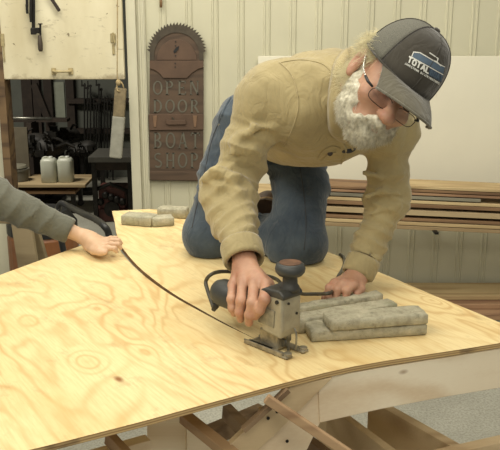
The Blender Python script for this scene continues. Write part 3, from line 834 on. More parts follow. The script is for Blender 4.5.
# joists running back under the sheet
def joist(p, q, w, h, mat, name='joist'):
    dn = Vector((0, 0, h/2)); MB().beam(p - dn, q - dn, w, h).build(name, M[mat], fr, bevel=.002)
joist(PZ(372, 398, .80), PZ(500, 470, .80), .028, .13, 'frame_mid')
joist(PZ(330, 404, .78), PZ(440, 486, .78), .022, .12, 'frame_mid')
joist(PZ(300, 430, .76), PZ(360, 475, .76), .022, .12, 'frame_dark')
joist(PZ(400, 461, .86), PZ(600, 416, .86), .03, .05, 'frame_mid', 'low_rail')
joist(PZ(184, 412, .99), PZ(252, 466, .97), .026, .022, 'frame_brown', 'floor_batten')
MB().prism([P(147, 424, 1.60), P(186, 414, 1.60), P(186, 480, 1.60), P(147, 480, 1.60)], (0, .03, 0)).build('upright', M['frame_pale'], fr, bevel=.002)
MB().prism([P(187, 424, 1.56), P(222, 455, 1.55), P(222, 480, 1.55), P(187, 480, 1.56)], (0, .02, 0)).build('web_plate', M['frame_pale'], fr, bevel=.002)
joist(P(108, 430, 1.5), P(140, 465, 1.42), .018, .03, 'frame_brown', 'thin_batten')
joist(PZ(84, 455, .93), PZ(148, 437, .93), .03, .05, 'frame_pale', 'cross_piece')
joist(PZ(150, 452, .55), PZ(262, 405, .55), .04, .06, 'frame_dark', 'gap_shade_bar')  # added dark bar, stands in for the shaded floor in the gap
joist(PZ(226, 404, .62), PZ(250, 428, .60), .03, .05, 'frame_dark', 'short_block')
# long bearers and legs, out of sight under the sheet
joist(Vector((-.85, 2.2, TU-.04)), Vector((.30, 2.35, TU-.02)), .04, .1, 'frame_mid', 'bearer')
joist(Vector((-.9, 1.85, TU-.03)), Vector((.2, 1.85, TU-.03)), .04, .1, 'frame_mid', 'bearer')
for x, y in ((-.85, 2.21), (.25, 2.34), (-.8, 1.85), (.05, 1.62), (.85, 1.78)):
    MB().box((x, y+.035, (TU-.15)/2), (.06, .04, TU-.15)).build('post', M['frame_mid'], fr, bevel=.002)
MB().beam(Vector((-.8, 1.9, .35)), Vector((.4, 1.9, .35)), .03, .09).build('stretcher', M['frame_mid'], fr)

# ================================================================== lead ballast bars
t = NT('weathered_lead')
g = t.coords((1, 1, 1), obj='world')
c = t.ramp(t.noise(g, 26, 6, .7), [(.25, srgb(122, 116, 96)), (.5, srgb(170, 164, 140)), (.75, srgb(198, 190, 164))])
c = t.mix(t.ramp(t.noise(g, 60, 4, .7), [(.55, (0, 0, 0, 1)), (.75, (.7, .7, .7, 1))]), c, srgb(92, 88, 70))
c = t.mix(t.ramp(t.noise(g, 12, 3), [(.6, (0, 0, 0, 1)), (.8, (.5, .5, .5, 1))]), c, srgb(140, 146, 112))
t.base(c); t.bump(t.noise(g, 70, 5, .7), .7, .006); M['lead'] = t.done(.75)
def rough_bar(name, a, b, depth, h, z, label, taper=1.0, group='grey ballast bars on the plywood', amp=.003, seed=0):
    """a, b: the two near bottom corners (x, y) on height z; the bar goes back by depth"""
    a = Vector((a.x, a.y, z)); b = Vector((b.x, b.y, z))
    d = (b-a).normalized(); n = Vector((-d.y, d.x, 0)); L = (b-a).length
    bm = bmesh.new()
    R = Matrix((d, n, Vector((0, 0, 1)))).transposed().to_4x4(); R.translation = (a+b)/2 + n*depth/2 + Vector((0, 0, h/2))
    bmesh.ops.create_cube(bm, size=1, matrix=R @ Matrix.Diagonal((L, depth, h, 1)))
    bmesh.ops.bevel(bm, geom=bm.edges[:], offset=.0028, segments=1, affect='EDGES')
    bmesh.ops.subdivide_edges(bm, edges=[e for e in bm.edges if e.calc_length() > .03], cuts=18, use_grid_fill=True)
    for v in bm.verts:
        q = (v.co - a).dot(d)/L
        if taper != 1.0: v.co.z = z + (v.co.z - z)*(1 + (taper-1)*(1-q))
        w = noise.noise_vector(v.co*22 + Vector((seed, 0, 0)))*amp*.7 + noise.noise_vector(v.co*60)*amp*.4
        v.co += w
        v.co.z = max(v.co.z, z + .0005)
    me = bpy.data.meshes.new(name); bm.to_mesh(me); bm.free()
    o = link_mesh(name, me, M['lead'], None, True); recenter(o)
    return tag(o, label, 'ballast bar', group)
zb = TZ
l0, l1 = PZ(311, 343.0, zb), PZ(427, 335.5, zb)
rough_bar('ballast_bar', l0, l1, .075, .026, zb+.0008, 'lower front grey ballast bar with a rounded free end', seed=1)
u0, u1 = PZ(330, 332.0, zb+.028), PZ(428.5, 324.5, zb+.028)
rough_bar('ballast_bar', u0, u1, .060, .025, zb+.0285, 'upper front grey ballast bar lying on another', seed=4)
m0, m1 = PZ(299, 335, zb), PZ(398, 318, zb)
rough_bar('ballast_bar', m0 + Vector((0, .004, 0)), m1 + Vector((0, .006, 0)), .045, .034, zb+.0008, 'long middle grey ballast bar behind the stacked front pair', seed=9)
r0, r1 = PZ(300, 319, zb), PZ(383, 307, zb)
rough_bar('ballast_bar', r0 + Vector((0, .0, 0)), r1 + Vector((0, .0, 0)), .035, .034, zb+.0008, 'rearmost grey ballast bar right by the propping hand', taper=.8, seed=13)
k0, k1 = PZ(121, 225, zb), PZ(151, 227.5, zb)
rough_bar('ballast_bar', k0, k1, .065, .034, zb+.0008, 'left of the grey ballast bars by the far left plywood corner', seed=17)
k0, k1 = PZ(153, 227.5, zb), PZ(174.5, 226, zb)
rough_bar('ballast_bar', k0, k1, .06, .03, zb+.0008, 'short grey ballast bar second from the far left plywood corner', seed=21)
k0, k1 = PZ(157, 218, zb), PZ(186, 219, zb)
rough_bar('ballast_bar', k0, k1, .05, .034, zb+.0008, 'grey-green ballast bar furthest back under the arched sign', seed=25)
k0, k1 = PZ(384, 281, zb-.0), PZ(397, 284.5, zb)
# ================================================================== smooth solid modelling (signed distances -> surface nets)
F32 = np.float32
def V3(a): return np.array(a, F32)
def cone(a, b, ra, rb):
    a, b = V3(a), V3(b); ab = b - a; L2 = float(ab @ ab) + 1e-9
    def f(p):
        h = np.clip(((p - a) @ ab)/L2, 0, 1)
        return np.linalg.norm(p - a - h[:, None]*ab, axis=1) - (ra + (rb - ra)*h)
    f.c = (a + b)/2; return f
def ell(c, r, R=None):
    """ellipsoid; R columns are its axes in world space"""
    c, r = V3(c), V3(r); Rm = None if R is None else np.array(R, F32)
    def f(p):
        q = p - c
        if Rm is not None: q = q @ Rm
        k0 = np.linalg.norm(q/r, axis=1); k1 = np.linalg.norm(q/(r*r), axis=1)
        return k0*(k0 - 1)/np.maximum(k1, 1e-6)
    return f
def rbox(c, h, R=None, rad=.01):
    c, h = V3(c), V3(h) - rad; Rm = None if R is None else np.array(R, F32)
    def f(p):
        q = p - c
        if Rm is not None: q = q @ Rm
        q = np.abs(q) - h
        return np.linalg.norm(np.maximum(q, 0), axis=1) + np.minimum(q.max(1), 0) - rad
    return f
def smin(a, b, k):
    if k <= 0: return np.minimum(a, b)
    h = np.maximum(k - np.abs(a - b), 0)/k
    return np.minimum(a, b) - h*h*k*.25
def smax(a, b, k): return -smin(-a, -b, k)
class Solid:
    def __init__(s): s.it = []; s.post = None
    def u(s, f, k=.02): s.it.append((0, f, k)); return s          # union
    def d(s, f, k=.01): s.it.append((1, f, k)); return s          # carve
    def ev(s, p, rad=None, c=None):
        d = None
        its = s.it
        if rad is not None:
            # skip what is far from this block
            cc = c[None, :]; vals = [f(cc)[0] for _, f, _ in its]
            un = [v for v, i in zip(vals, its) if i[0] == 0]; mn = min(un)
            its = [i for v, i in zip(vals, its) if (i[0] == 0 and v < mn + 2.2*rad + i[2]*1.2) or (i[0] == 1 and v < rad*1.3 + i[2])]
        for op, f, k in its:
            v = f(p)
            if d is None: d = v
            elif op == 0: d = smin(d, v, k)
            else: d = smax(d, -v, k)
        if s.post is not None: d = s.post(p, d)
        return d

def vnoise(p, scale, seed=0):
    q = p*scale + seed*17.31
    i = np.floor(q).astype(np.int64); f = q - i; f = f*f*(3 - 2*f)
    def h(a, b, c):
        n = (a*73856093) ^ (b*19349663) ^ (c*83492791); n = (n ^ (n >> 13)) * 1274126177; n &= 0xffffffff
        return ((n ^ (n >> 16)) & 0xffff).astype(F32)/65535.0
    x, y, z = i[:, 0], i[:, 1], i[:, 2]; fx, fy, fz = f[:, 0], f[:, 1], f[:, 2]
    def lx(yy, zz): return h(x, yy, zz)*(1-fx) + h(x+1, yy, zz)*fx
    r = (lx(y, z)*(1-fy) + lx(y+1, z)*fy)*(1-fz) + (lx(y, z+1)*(1-fy) + lx(y+1, z+1)*fy)*fz
    return r*2 - 1

def mesh_solid(name, S, lo, hi, h, mat, parent=None, B=16, lip=1.5, parts=None):
    lo = np.array(lo, float); hi = np.array(hi, float)
    nb = np.ceil((hi - lo)/(h*B)).astype(int)
    bi = np.stack(np.meshgrid(*[np.arange(n) for n in nb], indexing='ij'), -1).reshape(-1, 3)
    cen = (lo + (bi + .5)*h*B).astype(F32); R = h*B*.5*math.sqrt(3)
    dc = np.concatenate([S.ev(cen[i:i+20000]) for i in range(0, len(cen), 20000)])
    act = bi[np.abs(dc) < R*lip + h]
    gl = np.arange(B+1); G = np.stack(np.meshgrid(gl, gl, gl, indexing='ij'), -1).reshape(-1, 3)
    N = (nb*B + 2).astype(np.int64); key = lambda c: (c[..., 0]*N[1] + c[..., 1])*N[2] + c[..., 2]
    CK, CV, Q = [], [], []
    corners = np.array([(a, b, c) for a in (0, 1) for b in (0, 1) for c in (0, 1)])
    edges = [(i, j) for i in range(8) for j in range(i+1, 8) if np.abs(corners[i]-corners[j]).sum() == 1]
    for b in act:
        base = b*B
        pts = (lo + (base + G)*h).astype(F32)
        c = (lo + (base + B/2)*h).astype(F32)
        d = S.ev(pts, R, c).reshape(B+1, B+1, B+1)
        ins = d < 0
        if ins.all() or not ins.any(): continue
        cd = np.stack([d[x:B+x, y:B+y, z:B+z] for x, y, z in corners], -1).reshape(-1, 8)
        ci = cd < 0; m = ci.any(1) & ~ci.all(1)
        idx = np.nonzero(m)[0]; cd = cd[m]
        acc = np.zeros((len(idx), 3)); cnt = np.zeros(len(idx))
        for i, j in edges:
            a, e = cd[:, i], cd[:, j]; x = (a < 0) != (e < 0)
            t = np.where(x, a/np.where(x, a - e, 1), 0)
            acc += np.where(x[:, None], corners[i] + t[:, None]*(corners[j]-corners[i]), 0); cnt += x
        loc = np.stack(np.unravel_index(idx, (B, B, B)), -1)
        CK.append(key((base + loc).astype(np.int64))); CV.append(lo + (base + loc + acc/cnt[:, None])*h)
        for ax in range(3):
            sl0 = [slice(0, B)]*3; sl1 = [slice(0, B)]*3; sl1[ax] = slice(1, B+1)
            A, E = ins[tuple(sl0)], ins[tuple(sl1)]
            w = np.argwhere(A != E)
            if not len(w): continue
            s = A[w[:, 0], w[:, 1], w[:, 2]]
            g = (base + w).astype(np.int64); a1, a2 = (ax+1) % 3, (ax+2) % 3
            q = []
            for o1, o2 in ((-1, -1), (0, -1), (0, 0), (-1, 0)):
                cc = g.copy(); cc[:, a1] += o1; cc[:, a2] += o2; q.append(key(cc))
            q = np.stack(q, 1); q[~s] = q[~s][:, ::-1]; Q.append(q)
    CK = np.concatenate(CK); CV = np.concatenate(CV); Q = np.concatenate(Q)
    o = np.argsort(CK); CK = CK[o]; CV = CV[o]
    pos = np.searchsorted(CK, Q); pos = np.minimum(pos, len(CK)-1)
    ok = (CK[pos] == Q).all(1); F = pos[ok]
    me = bpy.data.meshes.new(name)
    me.vertices.add(len(CV)); me.vertices.foreach_set('co', CV.astype(F32).ravel())
    me.loops.add(len(F)*4); me.loops.foreach_set('vertex_index', F.astype(np.int32).ravel())
    me.polygons.add(len(F)); me.polygons.foreach_set('loop_start', np.arange(0, len(F)*4, 4, dtype=np.int32))
    me.update(calc_edges=True); me.validate()
    ob = link_mesh(name, me, mat, parent, True)
    return ob

def fabric(name, rgb, dark, weave=900, rough=.85, var_scale=7, fuzz=.25, fold=.35):
    t = NT(name); g = t.coords(obj='world')
    c = t.ramp(t.noise(g, var_scale, 5, .6), [(.3, srgb(*dark)), (.68, srgb(*rgb))])
    t.base(c)
    w = t.noise(g, weave, 2); w2 = t.noise(g, 60, 4)
    w3 = t.noise(t.coords((1, 1, .6), obj='world'), 20, 3, .5, 1.2); w4 = t.math('ABSOLUTE', t.math('SUBTRACT', w3, .5))
    b0 = t.bump(w4, fold, .03)
    t.bump(t.math('ADD', t.math('MULTIPLY', w, .25), t.math('MULTIPLY', w2, .5)), .25, .003, b0)
    t.b.inputs['Sheen Weight'].default_value = fuzz; t.b.inputs['Sheen Roughness'].default_value = .5
    return t.done(rough, spec=.2)
M['khaki'] = fabric('khaki_canvas', (177, 162, 120), (152, 138, 101))
M['denim'] = fabric('blue_denim', (78, 89, 98), (55, 66, 78), 1400, var_scale=14)
M['grey_knit'] = fabric('grey_knit', (106, 106, 94), (92, 92, 80), 700)
t = NT('skin'); g = t.coords(obj='world')
c = t.ramp(t.noise(g, 18, 5, .6), [(.3, srgb(160, 116, 92)), (.7, srgb(194, 152, 124))])
c = t.mix(t.ramp(t.noise(g, 45, 3), [(.5, (0, 0, 0, 1)), (.8, (.4, .4, .4, 1))]), c, srgb(176, 104, 84))
t.base(c); t.bump(t.noise(g, 260, 4, .7), .3, .002)
t.b.inputs['Subsurface Weight'].default_value = .08; t.b.inputs['Subsurface Scale'].default_value = .01
t.b.inputs['Subsurface Radius'].default_value = (1, .4, .2)
M['skin'] = t.done(.5)
M['skin_pale'] = plain('skin_pale', (206, 170, 138), .5, var=.05, nscale=20)
# ================================================================== the kneeling man
# ---- joints
R_SH = P(268, 100, 1.95); R_EL = P(228, 188, 1.93); R_WR = P(245, 263, 1.79)
L_SH = P(388, 122, 2.06); L_EL = P(389, 200, 2.08); L_WR = P(357, 276, 1.985)
R_KN = P(211, 232, 2.37); L_KN = P(297, 240, 2.29)
R_HIP = P(244, 128, 2.40); L_HIP = P(292, 140, 2.52)
man = empty('person', ((R_KN.x+L_KN.x)/2, 2.33, TZ), 'kneeling bearded person in tan work shirt, jeans and dark cap, guiding a jigsaw', 'person')

# ---- head frame: camera-space axes turned into world axes
cX = Vector((1, 0, 0)); cY = Vector((0, math.sin(PITCH), math.cos(PITCH))); cZ = Vector((0, -math.cos(PITCH), math.sin(PITCH)))
Fh = (cX*.08 - cY*.52 + cZ*.82).normalized()
Lh = (cX*.76 - cY*.50 - cZ*.36); Lh = (Lh - Fh*Lh.dot(Fh)).normalized()
Uh = Fh.cross(Lh).normalized()
HO = P(385, 84, 1.72)
def H(l, f, u): return HO + Lh*l + Fh*f + Uh*u
RH = np.array([[Lh[i], Fh[i], Uh[i]] for i in range(3)])      # columns l, f, u

# ---- jigsaw frame (needed by the hand)
JF = Vector((.70, -.71, 0)).normalized(); JR = Vector((JF.y, -JF.x, 0)); JU = Vector((0, 0, 1))
JO = PZ(299, 357, TZ); JO.z = TZ
def J(a, b, h): return JO + JF*a + JR*b + JU*h               # a forward, b to the tool's right, h up

S = Solid()
# head
S.u(ell(H(0, -.018, .045), (.073, .092, .085), RH), .03)
S.u(ell(H(0, .035, -.03), (.058, .055, .075), RH), .04)       # face mass
S.u(ell(H(0, .052, -.078), (.033, .033, .028), RH), .03)        # chin
S.u(cone(H(-.046, .004, -.042), H(-.026, .055, -.08), .02, .018), .03)
S.u(cone(H(.046, .004, -.042), H(.026, .055, -.08), .02, .018), .03)
S.u(cone(H(-.034, .078, .03), H(.034, .078, .03), .014, .014), .02)  # brow
for s in (-1, 1):
    S.u(ell(H(s*.042, .066, -.025), (.022, .02, .018), RH), .02)  # cheek
    S.d(ell(H(s*.031, .099, .008), (.019, .017, .013), RH), .012)  # eye socket
    S.u(ell(H(s*.031, .077, .006), (.0165, .0145, .0125), RH), .003)  # lid-covered eyeball
    S.u(cone(H(s*.018, .09, .001), H(s*.043, .083, -.001), .0028, .0028), .004)   # lower lid
    # ears
    S.u(ell(H(s*.077, -.012, .0), (.009, .023, .034), RH), .006)
    S.d(ell(H(s*.087, -.008, .004), (.009, .012, .019), RH), .004)
    S.u(cone(H(s*.079, .004, -.004), H(s*.081, .003, .006), .005, .004), .004)
    S.u(ell(H(s*.077, -.004, -.026), (.007, .01, .009), RH), .005)
    S.u(ell(H(s*.0125, .103, -.034), (.0095, .011, .008), RH), .006)  # nostril wing
S.u(cone(H(0, .088, .018), H(0, .113, -.026), .009, .0138), .012)
S.u(ell(H(0, .117, -.032), (.0162, .0145, .0132), RH), .008)
for k_ in range(3): S.d(cone(H(-.02, .095-.004*k_, .036+.011*k_), H(.02, .095-.004*k_, .036+.011*k_), .0016, .0016), .004)
for s in (-1, 1):
    S.u(ell(H(s*.031, .0795, -.0085), (.0145, .008, .0045), RH), .004)        # bag under the eye
    S.d(cone(H(s*.019, .1, -.030), H(s*.036, .084, -.058), .0022, .0022), .006)  # cheek fold
for s in (-1, 1): S.d(ell(H(s*.007, .114, -.043), (.0035, .005, .004), RH), .003)
S.u(cone(H(-.02, .083, -.064), H(.02, .083, -.064), .0065, .0065), .006)
S.u(cone(H(-.017, .081, -.073), H(.017, .081, -.073), .007, .007), .006)
# neck, inner torso
NB = P(334, 90, 1.99)
S.u(cone(H(.008, -.045, -.015), NB, .046, .05), .03)
S.u(cone(NB, P(300, 108, 2.1), .075, .085), .06)
S.u(cone(P(300, 108, 2.1), P(268, 122, 2.42), .085, .085), .08)
S.u(cone(NB, R_SH, .05, .055), .05); S.u(cone(NB, L_SH, .05, .055), .05)
# arms
S.u(cone(R_SH, P(247, 148, 1.945), .048, .034), .03); S.u(cone(P(247, 148, 1.945), R_EL, .034, .034), .03)
S.u(cone(L_SH, L_EL, .046, .037), .03); S.u(cone(L_EL, L_WR, .036, .027), .02)
# legs
S.u(cone(R_HIP, R_KN, .08, .052), .05); S.u(cone(L_HIP, L_KN, .08, .052), .05)
R_AN = P(232, 222, 2.72); L_AN = P(266, 219, 2.64)
S.u(cone(R_KN, R_AN, .045, .03), .03); S.u(cone(L_KN, L_AN, .045, .03), .03)

def hand(sol, wr, mcp, fingers, thumb, pad, r0=.0098):
    """mcp: four knuckles index..pinky; fingers: lists of joints after the knuckle"""
    sol.u(cone(wr, wr + (pad-wr)*.35, .026, .027), .015)
    rs = [1.06, 1.06, 1.0, .88]
    for i, (k, fj) in enumerate(zip(mcp, fingers)):
        st = wr + (pad - wr)*.25 + (k - pad)*.35
        sol.u(cone(st, k, .0165, .0122*rs[i]), .014)
        ch = [k] + fj; rr = [.0112, r0*1.02, r0*.9, r0*.78]
        for j in range(len(ch)-1):
            sol.u(cone(ch[j], ch[j+1], rr[j]*rs[i], rr[j+1]*rs[i]), .0035 if j else .006)
        for j in range(1, len(ch)-1):            # knuckle swelling
            sol.u(ell(ch[j], (rr[j]*rs[i]*1.08,)*3), .003)
    ch = thumb; rr = [.0165, .0135, .0115, .0092]
    for j in range(len(ch)-1): sol.u(cone(ch[j], ch[j+1], rr[j], rr[j+1]), .008 if j == 0 else .004)

# right hand over the jigsaw barrel: axis along JF at h=.118, radius .03
bh = .086
def RW(u, v, b):     # pixel at the given offset b to the tool's right side (plane parallel to the tool axis)
    pl = JO + JR*b; r = ray(u, v); o = Vector((0, 0, CAMZ)); tt = (pl - o).dot(JR)/r.dot(JR); return o + r*tt
mR = [RW(266, 285, .000), RW(254, 283, .010), RW(242.5, 282.5, .016), RW(232.5, 285.0, .018)]
fR = [[RW(264.5, 299, .038), RW(259.5, 310, .044), RW(255.5, 316, .042)],
      [RW(252.5, 303, .045), RW(249.5, 315, .050), RW(249, 322.5, .045)],
      [RW(241, 301, .046), RW(239.5, 312, .050), RW(240.5, 319, .044)],
      [RW(231.5, 299, .044), RW(232, 308, .047), RW(234, 313.5, .042)]]
thR = [RW(258, 276, -.022), RW(268, 284, -.034), RW(274, 296, -.040), RW(272, 305, -.036)]
R_WR2 = RW(245, 263, -.035)
hand(S, R_WR2, mR, fR, thR, RW(248, 281, -.008), .0112)
S.u(cone(R_EL, R_WR2, .034, .027), .01)
# tendons on the back of the hand
for k in mR[:4]:
    S.u(cone(R_WR2 + Vector((0, 0, .012)), k + Vector((0, -.002, .008)), .006, .0045), .006)
# left hand, knuckles up, fingertips on the sheet
zf = TZ + .009
mL = [P(335, 283.5, 1.915), P(344, 283.5, 1.905), P(353, 285.5, 1.90), P(361, 289, 1.91)]
def tipL(u, v, D, z=zf): q = P(u, v, D); return Vector((q.x, q.y, z))
fL = [[P(329.5, 288, 1.90), tipL(327.5, 296, 1.89, zf+.008), tipL(328.5, 299, 1.90)],
      [P(337.5, 289.5, 1.89), tipL(335.5, 297, 1.885, zf+.012), tipL(336, 300, 1.895)],
      [P(347, 291, 1.885), tipL(345, 298, 1.88, zf+.012), tipL(345, 301, 1.892)],
      [P(357, 294, 1.895), tipL(355, 299, 1.89, zf+.01), tipL(355, 302, 1.90)]]
thL = [P(343, 287, 1.965), P(334, 291, 1.945), P(327, 295, 1.925), P(324.5, 299, 1.905)]
hand(S, L_WR, mL, fL, thL, P(350, 284, 1.925))
lo = np.array([-.3, 1.45, TZ-.02]); hi = np.array([.55, 2.85, 2.05])
body = mesh_solid('body', S, lo, hi, .0024, M['skin'], man, B=16)

# ---- shirt
def shirt_solid():
    s = Solid()
    s.u(cone(P(268, 112, 2.28), P(304, 106, 1.98), .105, .112), .05)
    s.u(cone(P(292, 124, 2.44), P(350, 110, 2.1), .105, .112), .12)
    s.u(cone(P(284, 116, 2.35), P(330, 102, 2.02), .104, .112), .08)
    s.u(cone(P(310, 128, 2.2), P(346, 136, 2.03), .07, .045), .06)       # sagging front
    s.u(cone(P(284, 140, 2.35), P(330, 144, 2.1), .045, .036), .05)
    s.u(cone(P(330, 90, 1.98), R_SH, .085, .078), .06)
    s.u(cone(P(345, 95, 1.98), L_SH, .08, .075), .06)
    s.u(cone(R_SH, P(247, 148, 1.94), .074, .056), .035); s.u(cone(P(247, 148, 1.94), R_EL, .056, .056), .03); s.u(cone(R_EL, R_WR2 + (R_EL-R_WR2)*.08, .057, .043), .03)
    s.u(cone(P(226, 195, 1.93), P(234, 225, 1.88), .056, .050), .03)
    s.u(cone(L_SH, L_EL, .070, .058), .035); s.u(cone(L_EL, L_WR + (L_EL-L_WR)*.06, .058, .041), .03)
    # opening at the neck
    s.d(cone(P(362, 90, 1.94), HO + Lh*.02 + Uh*.01, .047, .08), .012)
    # hollow cuffs
    dR = (R_WR2 - R_EL).normalized(); e = R_WR2 - dR*.012
    s.d(cone(e - dR*.03, e + dR*.08, .037, .039), .004)
    s.d(rbox(e + dR*.075, (.09, .09, .07), np.array(Matrix.Identity(3)) if False else rotz(dR), .002), .004)
    dL = (L_WR - L_EL).normalized(); e2 = L_WR - dL*.004
    s.d(cone(e2 - dL*.03, e2 + dL*.08, .033, .035), .004)
    s.d(rbox(e2 + dL*.075, (.09, .09, .07), rotz(dL), .002), .004)
    return s
def rotz(d):
    d = Vector(d).normalized(); a = d.orthogonal().normalized(); b = d.cross(a)
    return np.array([[a[i], b[i], d[i]] for i in range(3)])
def limb_folds(p, a, b, amp, n, skew, seed, t0=0, t1=1, rad=.11, sharp=1.6):
    """ring-like, slanted folds around the limb a-b"""
    a, b = V3(a), V3(b); ab = b - a; L = float(np.linalg.norm(ab)); dd = ab/L
    R = rotz(Vector(dd)); q = p - a; t = (q @ dd)/L; x = q @ V3(R[:, 0]); y = q @ V3(R[:, 1])
    th = np.arctan2(y, x); r = np.sqrt(x*x + y*y)
    w = vnoise(p, 9, seed)*1.5 + vnoise(p, 21, seed+3)*.5
    ph = 2*PI*(n*t) + skew*np.sin(th + seed) + w*1.7
    wave = (np.abs(np.sin(ph*.5)))**.85
    env = np.clip((t - t0)/.12, 0, 1)*np.clip((t1 - t)/.12, 0, 1)*np.clip((rad*1.25 - r)/(rad*.25), 0, 1)
    mod = np.clip(.55 + .6*vnoise(p, 7, seed+9), .1, 1.1)
    return amp*(wave - .5)*env*mod
def ridge_pts(path, rad):      # a fold crest that runs through given points
    return [(V3(path[i]), V3(path[i+1]), rad) for i in range(len(path)-1)]
SS = shirt_solid()
# strong hand-placed creases: sleeve near the elbow, under the arm, shoulder seam
def crest(pts, r, k=.014):
    for i in range(len(pts)-1): SS.u(cone(pts[i], pts[i+1], r, r), k)
EF = 1.872   # near face of the right sleeve
for row in ([(207, 176), (218, 171), (236, 176), (249, 185)], [(206, 196), (218, 190), (236, 194), (249, 202)],
            [(212, 214), (223, 208), (238, 210), (247, 214)], [(216, 232), (226, 226), (244, 230)],
            [(214, 160), (232, 153), (252, 150)], [(236, 140), (255, 128), (275, 126)]):
    crest([P(u, v, EF + (.014 if k in (0, len(row)-1) else .0)) for k, (u, v) in enumerate(row)], .012, .014)
LFc = 2.018
for row in ([(364, 172), (380, 178), (402, 176)], [(366, 196), (384, 190), (404, 196)], [(360, 216), (376, 212), (398, 206)], [(358, 232), (374, 236), (392, 226)]):
    crest([P(u, v, LFc) for u, v in row], .011, .013)
# armhole seam and yoke pulls
seam_r = [P(283, 60, 1.98), P(297, 75, 1.90), P(300, 100, 1.875), P(296, 126, 1.88), P(284, 146, 1.92)]
def post(p, d):
    near = np.abs(d) < .05
    if not near.any(): return d
    q = p[near]; e = np.zeros(len(q), F32)
    e += limb_folds(q, R_SH, R_EL, .012, 3.2, 1.6, 2, .35, 1.15) + limb_folds(q, R_SH, R_EL, .008, 7, 2.4, 3, .2, 1.15)
    e += limb_folds(q, R_EL, R_WR2, .014, 3.4, 1.8, 5, -.12, .8) + limb_folds(q, R_EL, R_WR2, .009, 7, 2.6, 6, -.12, .85)
    e += limb_folds(q, L_SH, L_EL, .009, 3.0, 1.4, 8, .2, 1.2) + limb_folds(q, L_SH, L_EL, .008, 7, 2.2, 9, .2, 1.2)
    e += limb_folds(q, L_EL, L_WR, .010, 3.2, 1.2, 11, -.1, .85) + limb_folds(q, L_EL, L_WR, .008, 7, 2.0, 12, -.1, .85)
    # slow drape of the torso
    st = q @ V3(rotz(P(335, 105, 2.0) - P(266, 114, 2.28)))
    e += .009*(1-2*np.abs(vnoise(st*np.array([1, 1, .4], F32), 11, 4))) + .005*vnoise(st*np.array([1, 1, .5], F32), 30, 6)
    d = d.copy(); d[near] += e*1.0 - .001
    return d
SS.post = post
lo = np.array([-.25, 1.68, TZ+.02]); hi = np.array([.58, 2.68, 1.95])
shirt = mesh_solid('work_shirt', SS, lo, hi, .0038, M['khaki'], man)

# cuffs, collar, seam, pocket flap, buttons as own pieces of the shirt
def ring_band(name, c, d, r, w, th, mat, par, sy=1.0, ref=None):
    d = Vector(d).normalized(); mb = MB()
    prof = [(r, 0), (r+th, .0), (r+th*1.25, w*.15), (r+th*1.1, w*.85), (r+th*.8, w), (r, w)]
    mb.lathe(prof + [], Vector(c), d, 36)
    mb.f = mb.f[:-2]
    # close the ring inside
    n = 36; m = len(prof); o = len(mb.v) - n*m
    mb.f += [(o+(m-1)*n+k, o+(m-1)*n+(k+1) % n, o+(k+1) % n, o+k) for k in range(n)]
    return mb.build(name, mat, par, smooth=True)
dR = (R_WR2 - R_EL).normalized(); dL = (L_WR - L_EL).normalized()
ring_band('cuff', R_WR2 - dR*.055, dR, .040, .050, .008, M['khaki'], shirt)
ring_band("cuff", L_WR - dL*.052, dL, .0365, .05, .007, M['khaki'], shirt)
from mathutils.bvhtree import BVHTree
def bvh_of(ob, par):
    w = parent_world(par); return BVHTree.FromPolygons([tuple(v.co + w) for v in ob.data.vertices], [tuple(p.vertices) for p in ob.data.polygons])
SB = bvh_of(shirt, man)
def cast(B, u, v, lift=0.0, fall=2.0):
    o = Vector((0, 0, CAMZ)); r = ray(u, v).normalized(); loc, nrm, _, dist = B.ray_cast(o, r)
    if loc is None: return P(u, v, fall)
    if nrm.dot(r) > 0: nrm = -nrm
    return loc + nrm*lift
def seam_line(name, px, B, par, mat, r=.0018, lift=.0006, n=10, fall=2.0):
    pts = [cast(B, q.x, q.y, lift, fall) for q in spline([Vector((a, b, 0)) for a, b in px], n)]
    # smooth the hits so that the seam does not jump in and out of folds
    for _ in range(2): pts = [pts[0]] + [(pts[i-1] + pts[i]*2 + pts[i+1])/4 for i in range(1, len(pts)-1)] + [pts[-1]]
    return MB().tube(pts, r, 6).build(name, mat, par, smooth=True)
seam_line('armhole_seam', [(279, 62), (291, 74), (297, 92), (298, 110), (292, 130), (284, 146)], SB, shirt, M['khaki'])
seam_line('yoke_seam', [(279, 63), (300, 60), (322, 64), (333, 74)], SB, shirt, M['khaki'], .0013)

